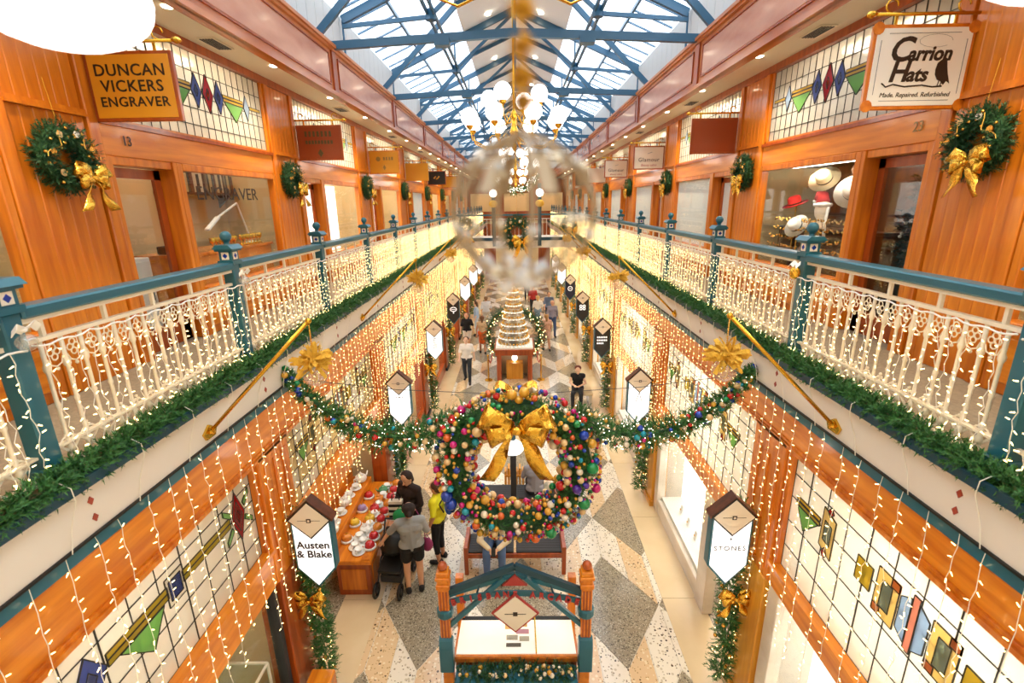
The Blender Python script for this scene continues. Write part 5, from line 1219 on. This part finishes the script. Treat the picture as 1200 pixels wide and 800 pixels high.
MB().tube([(.03, -.09, .3), (-.02, -.14, .1), (0, -.13, -.1)], .02, 6).build('beard_strap', 'white', t)
for i in range(4):
    q = MB()
    for j in range(60): q.sph((rnd.uniform(-.03, .03), -1.05+2.1*j/60, rnd.uniform(-.025, .025)), .016, 5, 4)
    o = q.build('tinsel_row', 'gold_ball', None, loc=(4.14+.02*i, 7.15, F+.85+.13*i), kind=None); tag(o, 'sparkling gold tinsel row, %s from the sill of the hat shop window' % ORD[i], 'tinsel', 'tinsel rows in the hat window', 'stuff')
t = thing('feather_tree', 'dark feathery arrangement inside the hat shop door', 'arrangement', (4.6, 5.55, F)); needles([(0, 0, .8), (.02, .02, 1.3), (0, 0, 1.75)], [.24, .26, .2], 520, .08, 21, 8, .012).build('foliage', 'charcoal', t, recalc=False); MB().cyl((0, 0, 0), (0, 0, 1.75), .03, n=8).build('stem', 'wood_dark', t); MB().lathe([(.16, 0), (.2, .3), (.17, .3), (.1, .05)], n=12).build('pot', 'charcoal', t)
q = MB()
for i in range(20): q.sph((rnd.uniform(-.25, .25), rnd.uniform(-.25, .25), rnd.uniform(.9, 1.8)), .02, 5, 4)
q.build('mini_baubles', 'bb_pearl', t, kind='stuff')
# lit displays in the street-level windows on the hat side: small jewellery cards
cards = 0
for k in (-1, 0, 1):
    for i in range(5):
        y = 4.85+L*k+1.75+.38*i
        t = thing('jewel_card', 'small white jewellery easel in the lower window, %s bay, hat side' % ORD[k+1], 'stand', (3.1, y, .36), 0, 'jewellery easels bay %d' % (k+2))
        MB().prism([(0, 0), (.06, .0), (.03, .16)], 'y', -.05, .05).build('easel', 'blind', t); MB().sph((-.004, 0, .09), (.012, .02, .02), 6, 5).build('jewel', 'gold_ball', t)
# goods behind the far street-level windows
for s, k, m_, lb in ((-1, 1, '2E6AB0', 'tall blue poster panel'), (1, 2, 'C8203A', 'tall red poster panel'), (1, 3, 'B02038', 'dark red poster panel'), (-1, 3, 'A04030', 'brick red poster panel')):
    t = thing('poster_panel', '%s in the doorway of the %s lower bay, %s' % (lb, ORD[k+1], SHOP[s]), 'poster', (s*(XR+.16), 4.85+L*k+.85, 0)); MB().box(-.02, .02, -.35, .35, .05, 1.8).build('panel', cloth(m_), t); MB().box(-.08, .08, -.36, .36, 0, .05).build('foot', 'charcoal', t)

# ================================================================== STROLLER, BAGS
t = thing('stroller', 'black pushchair with a hooded seat beside the teapot display', 'stroller', (-2.12, 6.78, 0), R(175))
wh = MB().tube([(0, .11*math.cos(a), .11*math.sin(a)) for a in [i*.524 for i in range(12)]], .025, 6, True).mesh('wheel', 'black', smooth=True)
for x, y in ((-.24, -.3), (.24, -.3), (-.2, .34), (.2, .34)): 
    o = link('wheel', wh, t, (x, y, .135)); MB().cyl((-.02, 0, 0), (.02, 0, 0), .05, n=8).build('hub', 'lead', o)
for s in (-1, 1):
    MB().tube([(s*.22, -.3, .135), (s*.23, -.1, .5), (s*.23, -.38, .98)], .014, 6).build('frame_tube', 'charcoal', t); MB().tube([(s*.19, .34, .135), (s*.22, .0, .45), (s*.22, -.12, .5)], .014, 6).build('frame_tube', 'charcoal', t)
MB().cyl((-.23, -.38, .98), (.23, -.38, .98), .018, n=8).build('push_bar', 'charcoal', t)
MB().prism([(-.15, .4), (.25, .38), (.27, .45), (-.08, .5), (-.26, .9), (-.32, .88)], 'x', -.19, .19).build('seat', 'black', t, bevel=.015)
MB().lathe([(.24, 0), (.22, .1), (.15, .19), (.0, .23)], n=14).build('hood', 'black', t, smooth=True, loc=(0, -.1, .72)).rotation_euler = (R(-25), 0, 0)
MB().box(-.18, .18, -.28, .2, .16, .3).build('basket', 'charcoal', t, bevel=.02)
MB().sph((.05, .0, .32), .04, 8, 6).build('blue_pouch', cloth('2A6AC0'), t)
def bag(loc, m_, label, cat='bag', sz=(.1, .05, .13), name='shoulder_bag', strap=None):
    t = thing(name, label, cat, loc)
    MB().sph((0, 0, 0), sz, 12, 9).build('body', m_, t, smooth=True); MB().tube([(-sz[0]*.7, 0, sz[2]*.6), (0, 0, sz[2]*1.5), (sz[0]*.7, 0, sz[2]*.6)], .008, 5).build('handle', m_, t)
    if strap: MB().tube(strap, .008, 5).build('strap', m_, t)
bag((-1.46, 6.76, .78), cloth('8A2A5A'), 'plum shoulder bag carried by the person in grey', strap=[(-.02, 0, .1), (-.06, .06, .4), (-.2, .1, .66)])
bag((-1.92, 7.0, 1.16), cloth('148A4A'), 'bright green bag held between the people at the display', sz=(.14, .1, .12), name='hand_bag')
t = thing('striped_bag', 'black and cream zebra striped tote bag beside the person in dark brown', 'bag', (-2.1, 7.38, 1.02))
for i in range(7): MB().box(-.12, .12, -.05, .05, -.2+.055*i, -.148+.055*i).build('stripe', 'black' if i % 2 else 'cream', t)
MB().tube([(-.07, 0, .18), (-.05, 0, .3), (.05, 0, .3), (.07, 0, .18)], .01, 5).build('handle', 'black', t)

# ================================================================== PEOPLE
def capsule(mb, p0, p1, r0, r1, n=10):
    p0 = Vector(p0); p1 = Vector(p1)
    d, u, w_ = mb.frame(p0, p1); rings = []
    for i in range(1, 4): a = math.pi/2*(1-i/4); rings.append((p0-d*r0*math.sin(a), r0*math.cos(a)))
    rings += [(p0, r0), (p1, r1)]
    for i in range(1, 4): a = math.pi/2*i/4; rings.append((p1+d*r1*math.sin(a), r1*math.cos(a)))
    vs = [p0-d*r0]
    for c, r_ in rings:
        for k in range(n): t = 2*math.pi*k/n; vs.append(c+u*(r_*math.cos(t))+w_*(r_*math.sin(t)))
    vs.append(p1+d*r1); fs = [(0, 1+(k+1) % n, 1+k) for k in range(n)]
    for j in range(len(rings)-1):
        for k in range(n): a = 1+j*n; fs.append((a+k, a+(k+1) % n, a+n+(k+1) % n, a+n+k))
    a = 1+(len(rings)-1)*n; fs += [(a+k, a+(k+1) % n, len(vs)-1) for k in range(n)]
    mb.add(vs, fs)
def remeshed(mb, name, m_, parent, vox, smooth_it=3):
    me = mb.mesh(name, m_, recalc=False); o = link(name, me, parent)
    r_ = o.modifiers.new('r', 'REMESH'); r_.mode = 'VOXEL'; r_.voxel_size = vox; r_.use_smooth_shade = True
    s_ = o.modifiers.new('s', 'SMOOTH'); s_.iterations = smooth_it; s_.factor = .5
    PENDING.append(o); return o
STAND = {'hipL': (-.09, 0, .92), 'kneeL': (-.1, .025, .5), 'ankL': (-.1, -.02, .07), 'hipR': (.09, 0, .92), 'kneeR': (.1, .025, .5), 'ankR': (.1, -.02, .07),
         'shL': (-.17, 0, 1.38), 'elL': (-.24, -.03, 1.12), 'wrL': (-.25, .06, .9), 'shR': (.17, 0, 1.38), 'elR': (.24, -.03, 1.12), 'wrR': (.25, .06, .9),
         'pel': (0, 0, .95), 'chest': (0, 0, 1.28), 'neck': (0, 0, 1.43), 'head': (0, .02, 1.58)}
def person(label, loc, rz, h=1.68, pose=None, top='FFFFFF', bottom='20242C', kind='pants', sleeve=.5, hair='2A1C14', hairlen=0, skin=0, vox=.011, shoe='2A2624', w=1.0, face=True, group='people in the arcade', bun=False):
    J = {k: Vector(v) for k, v in STAND.items()}
    for k, v in (pose or {}).items(): J[k] = Vector(v)
    f = h/1.70; t = thing('person', label, 'person', loc, rz, group); t.scale = (f*w**.5, f*w**.5, f)
    body = MB(); C = lambda a, b, r0, r1: capsule(body, a, b, r0, r1)
    pel, ch, nk, hd = J['pel'], J['chest'], J['neck'], J['head']
    X = (J['shR']-J['shL']).normalized(); Xp = (J['hipR']-J['hipL']).normalized()
    up = (hd-nk).normalized(); fw = up.cross(X)*-1 if False else X.cross(up)*-1
    fw = (J['face']-hd).normalized() if 'face' in J else Vector((0, 1, 0))
    ex = fw.cross(up).normalized()
    torso = [(pel-Xp*.075, pel+Xp*.075, .115, .115), (pel, pel.lerp(ch, .5), .125, .12), (pel.lerp(ch, .5)-X*.05, pel.lerp(ch, .5)+X*.05, .105, .105), (ch-X*.075, ch+X*.075, .118, .118), (pel.lerp(ch, .5), ch, .12, .12), (J['shL'], J['shR'], .062, .062), (ch, nk-Vector((0, 0, .03)), .1, .07)]
    for c in torso: C(*c)
    C(nk-up*.05, hd-up*.05, .052, .05); C(hd-up*.02, hd+up*.035-fw*.005, .078, .092); C(hd-up*.085+fw*.045, hd-up*.03+fw*.03, .038, .06)
    C(hd+fw*.085-up*.01, hd+fw*.105-up*.03, .012, .016)
    for e in (-1, 1): C(hd+ex*e*.088, hd+ex*e*.09-up*.02, .018, .014)
    legs = {}; arms = {}
    for e, sd_ in ((-1, 'L'), (1, 'R')):
        a, b, c = J['hip'+sd_], J['knee'+sd_], J['ank'+sd_]
        legs[sd_] = [(a, b, .088, .058), (b, b.lerp(c, .35), .056, .056), (b.lerp(c, .35), c, .056, .036)]
        for q in legs[sd_]: C(*q)
        ff = J.get('toe'+sd_) or (c+Vector((e*.02, .15, -.03)))
        C(c+Vector((0, -.03, -.03)), ff, .036, .032)
        legs[sd_+'f'] = (c+Vector((0, -.035, -.03)), ff)
        a, b, c = J['sh'+sd_], J['el'+sd_], J['wr'+sd_]
        arms[sd_] = (a, b, c); C(a, b, .05, .038); C(b, c, .037, .026)
        d = (c-b).normalized(); sx = d.cross(Vector((0, 0, 1)) if abs(d.z) < .8 else Vector((0, 1, 0))).normalized(); sy = sx.cross(d)
        C(c, c+d*.07, .028, .034)
        for i, ln in enumerate((.062, .072, .068, .054)):
            o = c+d*.085+sx*(.024-.016*i); mid = o+d*ln*.55+sy*.004; C(o, mid, .0095, .009); C(mid, mid+(d*.6+sy*.6*(1 if c.z < 1 else -1))*ln*.45, .009, .008)
        o = c+d*.03+sx*.03; C(o, o+sx*.025+d*.035, .011, .01); C(o+sx*.025+d*.035, o+sx*.028+d*.065, .01, .009)
    bo = remeshed(body, 'body', 'skin%d' % skin, t, vox, 2)
    # clothes
    G = .013; tp = MB()
    for a, b, r0, r1 in torso: capsule(tp, a, b, r0+G, r1+G)
    for sd_ in 'LR':
        a, b, c = arms[sd_]
        if sleeve > 0: m = a.lerp(b, min(1, sleeve*2)); capsule(tp, a, m, .05+G, .045+G)
        if sleeve > .5: capsule(tp, b, b.lerp(c, (sleeve-.5)*2*.95), .04+G, .03+G)
    remeshed(tp, 'shirt', cloth(top), t, vox*1.15)
    bt_ = MB()
    if kind == 'skirt':
        capsule(bt_, pel-Xp*.07, pel+Xp*.07, .14, .14); kn = (J['kneeL']+J['kneeR'])/2; capsule(bt_, pel, pel.lerp(kn, .75), .15, .17)
    else:
        capsule(bt_, pel-Xp*.075-Vector((0, 0, .02)), pel+Xp*.075-Vector((0, 0, .02)), .13, .13)
        for sd_ in 'LR':
            a, b, c = J['hip'+sd_], J['knee'+sd_], J['ank'+sd_]
            if kind == 'shorts': capsule(bt_, a, a.lerp(b, .6), .105, .095)
            else: capsule(bt_, a, b, .1, .072); capsule(bt_, b, b.lerp(c, .95 if kind == 'pants' else .55), .072, .055)
    remeshed(bt_, {'skirt': 'skirt', 'shorts': 'shorts'}.get(kind, 'trousers'), cloth(bottom), t, vox*1.15)
    for sd_ in 'LR':
        a, b = legs[sd_+'f']; q = MB(); capsule(q, a+Vector((0, 0, .005)), b, .046, .04); capsule(q, a, a+Vector((0, 0, .04)), .045, .043)
        for i, p in enumerate(q.v): q.v[i] = (p[0], p[1], max(p[2], min(a.z, b.z)-.035))
        q.build('shoe', cloth(shoe), t, smooth=True)
    hr = MB(); capsule(hr, hd+up*.05-fw*.03-ex*.02, hd+up*.05-fw*.03+ex*.02, .088, .088); capsule(hr, hd-fw*.045-up*.02, hd+up*.04-fw*.04, .078, .085)
    if hairlen: capsule(hr, hd-fw*.06, hd-fw*.075-up*hairlen, .07, .05)
    if bun: capsule(hr, hd-fw*.12+up*.02, hd-fw*.15+up*.0, .035, .03)
    remeshed(hr, 'hair', cloth(hair), t, vox*1.1)
    if face:
        for e in (-1, 1): MB().sph(hd+fw*.082+ex*e*.032+up*.008, (.011, .008, .007), 6, 5).build('eye', 'black', t)
        MB().sph(hd+fw*.088-up*.055, (.022, .008, .006), 6, 4).build('mouth', 'red_paint', t)
    return t
# people round the teapot display
person('person in a dark brown blouse and black trousers talking beside the teapot display', (-1.88, 7.55, 0), R(150), 1.68, {'elL': (-.24, .02, 1.12), 'wrL': (-.1, .2, 1.02), 'elR': (.25, .02, 1.12), 'wrR': (.2, .22, 1.0), 'face': (0, .5, 1.35), 'head': (0, .05, 1.57)}, '2A1A16', '151518', 'pants', .8, '2A1A12', .12, 0, .009, w=1.15)
person('person in a grey T-shirt and black shorts holding the pushchair handle', (-1.68, 6.62, 0), R(15), 1.64, {'elL': (-.34, .12, 1.12), 'wrL': (-.44, .16, .95), 'elR': (.26, 0, 1.12), 'wrR': (.16, .2, 1.1)}, '9A9C9A', '121214', 'shorts', .42, '2A1C16', 0, 0, .009, w=1.15, bun=True)
person('person in a yellow top and black leggings with a blue backpack', (-1.36, 7.3, 0), R(75), 1.62, {'elR': (.25, 0, 1.12), 'wrR': (.22, .18, 1.0)}, 'E8E020', '121216', 'crop', .42, '4A2A1A', .06, 1, .009)
t = thing('backpack', 'small royal blue backpack on the person in yellow', 'bag', (-1.13, 7.24, 1.2), R(75)); MB().sph((0, 0, 0), (.13, .08, .18), 12, 9).build('body', cloth('1F4FB0'), t, smooth=True); MB().sph((0, -.07, -.05), (.09, .04, .08), 10, 7).build('pocket', cloth('16204A'), t, smooth=True); MB().tube([(-.1, .07, -.1), (-.12, .14, .05), (-.08, .08, .16)], .014, 5).build('strap', 'black', t)
# seated people on the benches
SIT = {'pel': (0, 0, .56), 'hipL': (-.09, .02, .54), 'kneeL': (-.13, .42, .50), 'ankL': (-.13, .44, .09), 'hipR': (.09, .02, .54), 'kneeR': (.13, .42, .50), 'ankR': (.13, .44, .09), 'toeL': (-.14, .6, .05), 'toeR': (.14, .6, .05), 'chest': (0, .03, .90), 'neck': (0, .06, 1.05), 'head': (0, .1, 1.2), 'shL': (-.17, .04, 1.0), 'shR': (.17, .04, 1.0), 'elL': (-.25, .1, .76), 'elR': (.25, .1, .76), 'wrL': (-.08, .32, .74), 'wrR': (.08, .32, .74), 'face': (0, .5, 1.0)}
person('person in a cream jacket and blue jeans sitting on the bench looking at a phone', (-.36, 7.28, 0), R(180), 1.7, {**SIT, 'chest': (0, .16, .88), 'neck': (0, .26, 1.0), 'head': (0, .34, 1.13), 'shL': (-.17, .22, .96), 'shR': (.17, .22, .96), 'elL': (-.24, .36, .72), 'elR': (.24, .36, .72), 'wrL': (-.06, .52, .66), 'wrR': (.06, .52, .66), 'face': (0, .7, .8)}, 'E8D8B4', '5A78A8', 'pants', .95, '3A2A20', 0, 0, .009)
tag(MB().box(-.035, .035, -.006, .006, -.07, .07).build('phone', 'black', None, bevel=.004, loc=(-.36, 6.68, .68)), 'black phone held by the person in the cream jacket', 'phone').rotation_euler = (R(-40), 0, 0)
person('person in a grey speckled shirt sitting on the bench beyond the lamp', (.4, 8.72, 0), 0, 1.68, {**SIT, 'elR': (.3, .1, .76), 'wrR': (.3, .3, .62)}, '8C8A90', '1A1A20', 'pants', .42, 'B89878', 0, 1, .011)
bag((.66, 8.72, .57), cloth('C8BFA8'), 'pale woven bag on the bench beside the person in grey speckles', sz=(.1, .08, .11))
# walkers further down
WALK = {'kneeL': (-.1, .12, .5), 'ankL': (-.1, .16, .07), 'kneeR': (.1, -.02, .49), 'ankR': (.1, -.22, .12), 'elL': (-.24, -.1, 1.13), 'wrL': (-.25, -.12, .9), 'elR': (.24, .06, 1.12), 'wrR': (.23, .2, .95)}
V = .015
person('person in a white T-shirt and dark trousers with a backpack walking toward the giant wreath', (-1.74, 16.3, 0), R(178), 1.7, WALK, 'EDEAE4', '2A3038', 'pants', .4, '5A3A28', 0, 2, V)
person('person in a black polo shirt and white shorts walking down the arcade', (-2.1, 20.1, 0), R(170), 1.7, WALK, '121214', 'E8E0D0', 'shorts', .42, '8A7060', 0, 0, V, shoe='E0DCD4')
person('person in a cream top and bright orange skirt walking past the tiered tree', (-1.42, 19.7, 0), R(5), 1.66, WALK, 'D8B890', 'E8641E', 'skirt', .1, '6A4428', .12, 1, V)
person('person in a light blue shirt pausing near the shop doors beyond the orange skirt', (-1.9, 22.6, 0), R(90), 1.68, None, 'A8C0DC', 'C8D0DC', 'pants', .5, '5A4030', .1, 2, V)
person('person in a pale dress shirt walking past the hoop wreath on the engraver side', (-1.5, 23.8, 0), R(10), 1.7, WALK, 'D8DCE4', 'D0CCC4', 'pants', .5, '8A6A4A', 0, 0, V)
person('person in a dusty pink top and pale shorts walking beside the hoop wreath', (1.3, 20.0, 0), R(10), 1.62, WALK, 'C89A80', 'D8B0A0', 'shorts', .4, 'A07848', .15, 1, V)
person('person in a grey cardigan and blue jeans walking beyond the hoop wreath', (1.72, 22.4, 0), R(185), 1.74, WALK, '8C8490', '33486E', 'pants', .95, 'C0A890', 0, 0, V)
person('person in a white shirt and blue skirt walking away beyond the tiered tree', (1.1, 24.0, 0), R(0), 1.66, WALK, 'F0ECE4', '8098B0', 'skirt', .45, 'D8B070', .1, 2, V)
person('person in a red top and black trousers in the far part of the arcade', (.95, 27.0, 0), R(180), 1.66, WALK, 'B02A24', '1A1A1E', 'pants', .4, '2A1A14', .1, 1, V)
person('person in a steel blue shirt walking behind the grey cardigan', (1.7, 24.6, 0), R(180), 1.74, WALK, '6A7C98', '2A3040', 'pants', .5, '4A3628', 0, 0, V)
person('person in a dark coat far down the arcade by the street doors', (.7, 31.0, 0), R(180), 1.7, WALK, '3A2E2A', '2A2624', 'pants', .9, '2A1C16', 0, 1, V)
person('long-haired person in a black top sitting by a lower column', (1.95, 14.3, 0), R(170), 1.66, SIT, '141416', '2A2A30', 'pants', .1, '6A3020', .25, 2, V)
t = thing('stone_bench', 'pale stone bench under the long-haired person in black', 'bench', (2.05, 14.35, 0)); MB().box(-.35, .35, -.3, .3, .36, .43).build('seat', 'marble_tan', t, bevel=.01)
for x in (-.28, .28): MB().box(x-.05, x+.05, -.26, .26, 0, .36).build('support', 'marble', t)

# the furniture of the walkway stands a little to the engraver side of the roof axis
OFF = {'map_kiosk': -.07, 'kiosk_garland': -.07, 'bench': -.1, 'globe_lamp': -.1, 'wooden_stand': -.1, 'person': -.09, 'phone': -.09, 'stroller': -.02, 'shoulder_bag': -.09, 'hand_bag': -.09, 'striped_bag': -.09, 'backpack': -.09, 'giant_wreath': -.03, 'display_table': -.14, 'tiered_tree': -.14, 'hoop_wreath': -.14, 'rope_stanchion': -.14, 'stone_bench': -.09}
for o in list(col.objects):
    if o.parent is None and o.name.split('.')[0] in OFF: o.location.x += OFF[o.name.split('.')[0]]

# ================================================================== FINISH: text and bodies become plain meshes
dg = bpy.context.evaluated_depsgraph_get(); dg.update()
new = [(o, bpy.data.meshes.new_from_object(o.evaluated_get(dg))) for o in PENDING]
for o, me in new:
    if o.type == 'MESH':
        o.modifiers.clear(); o.data = me; me.polygons.foreach_set('use_smooth', [True]*len(me.polygons))
    else:
        n_ = bpy.data.objects.new('tmp', me); col.objects.link(n_); n_.parent = o.parent; n_.location = o.location; n_.rotation_euler = o.rotation_euler; n_.scale = o.scale
        nm = o.name; bpy.data.objects.remove(o); n_.name = nm
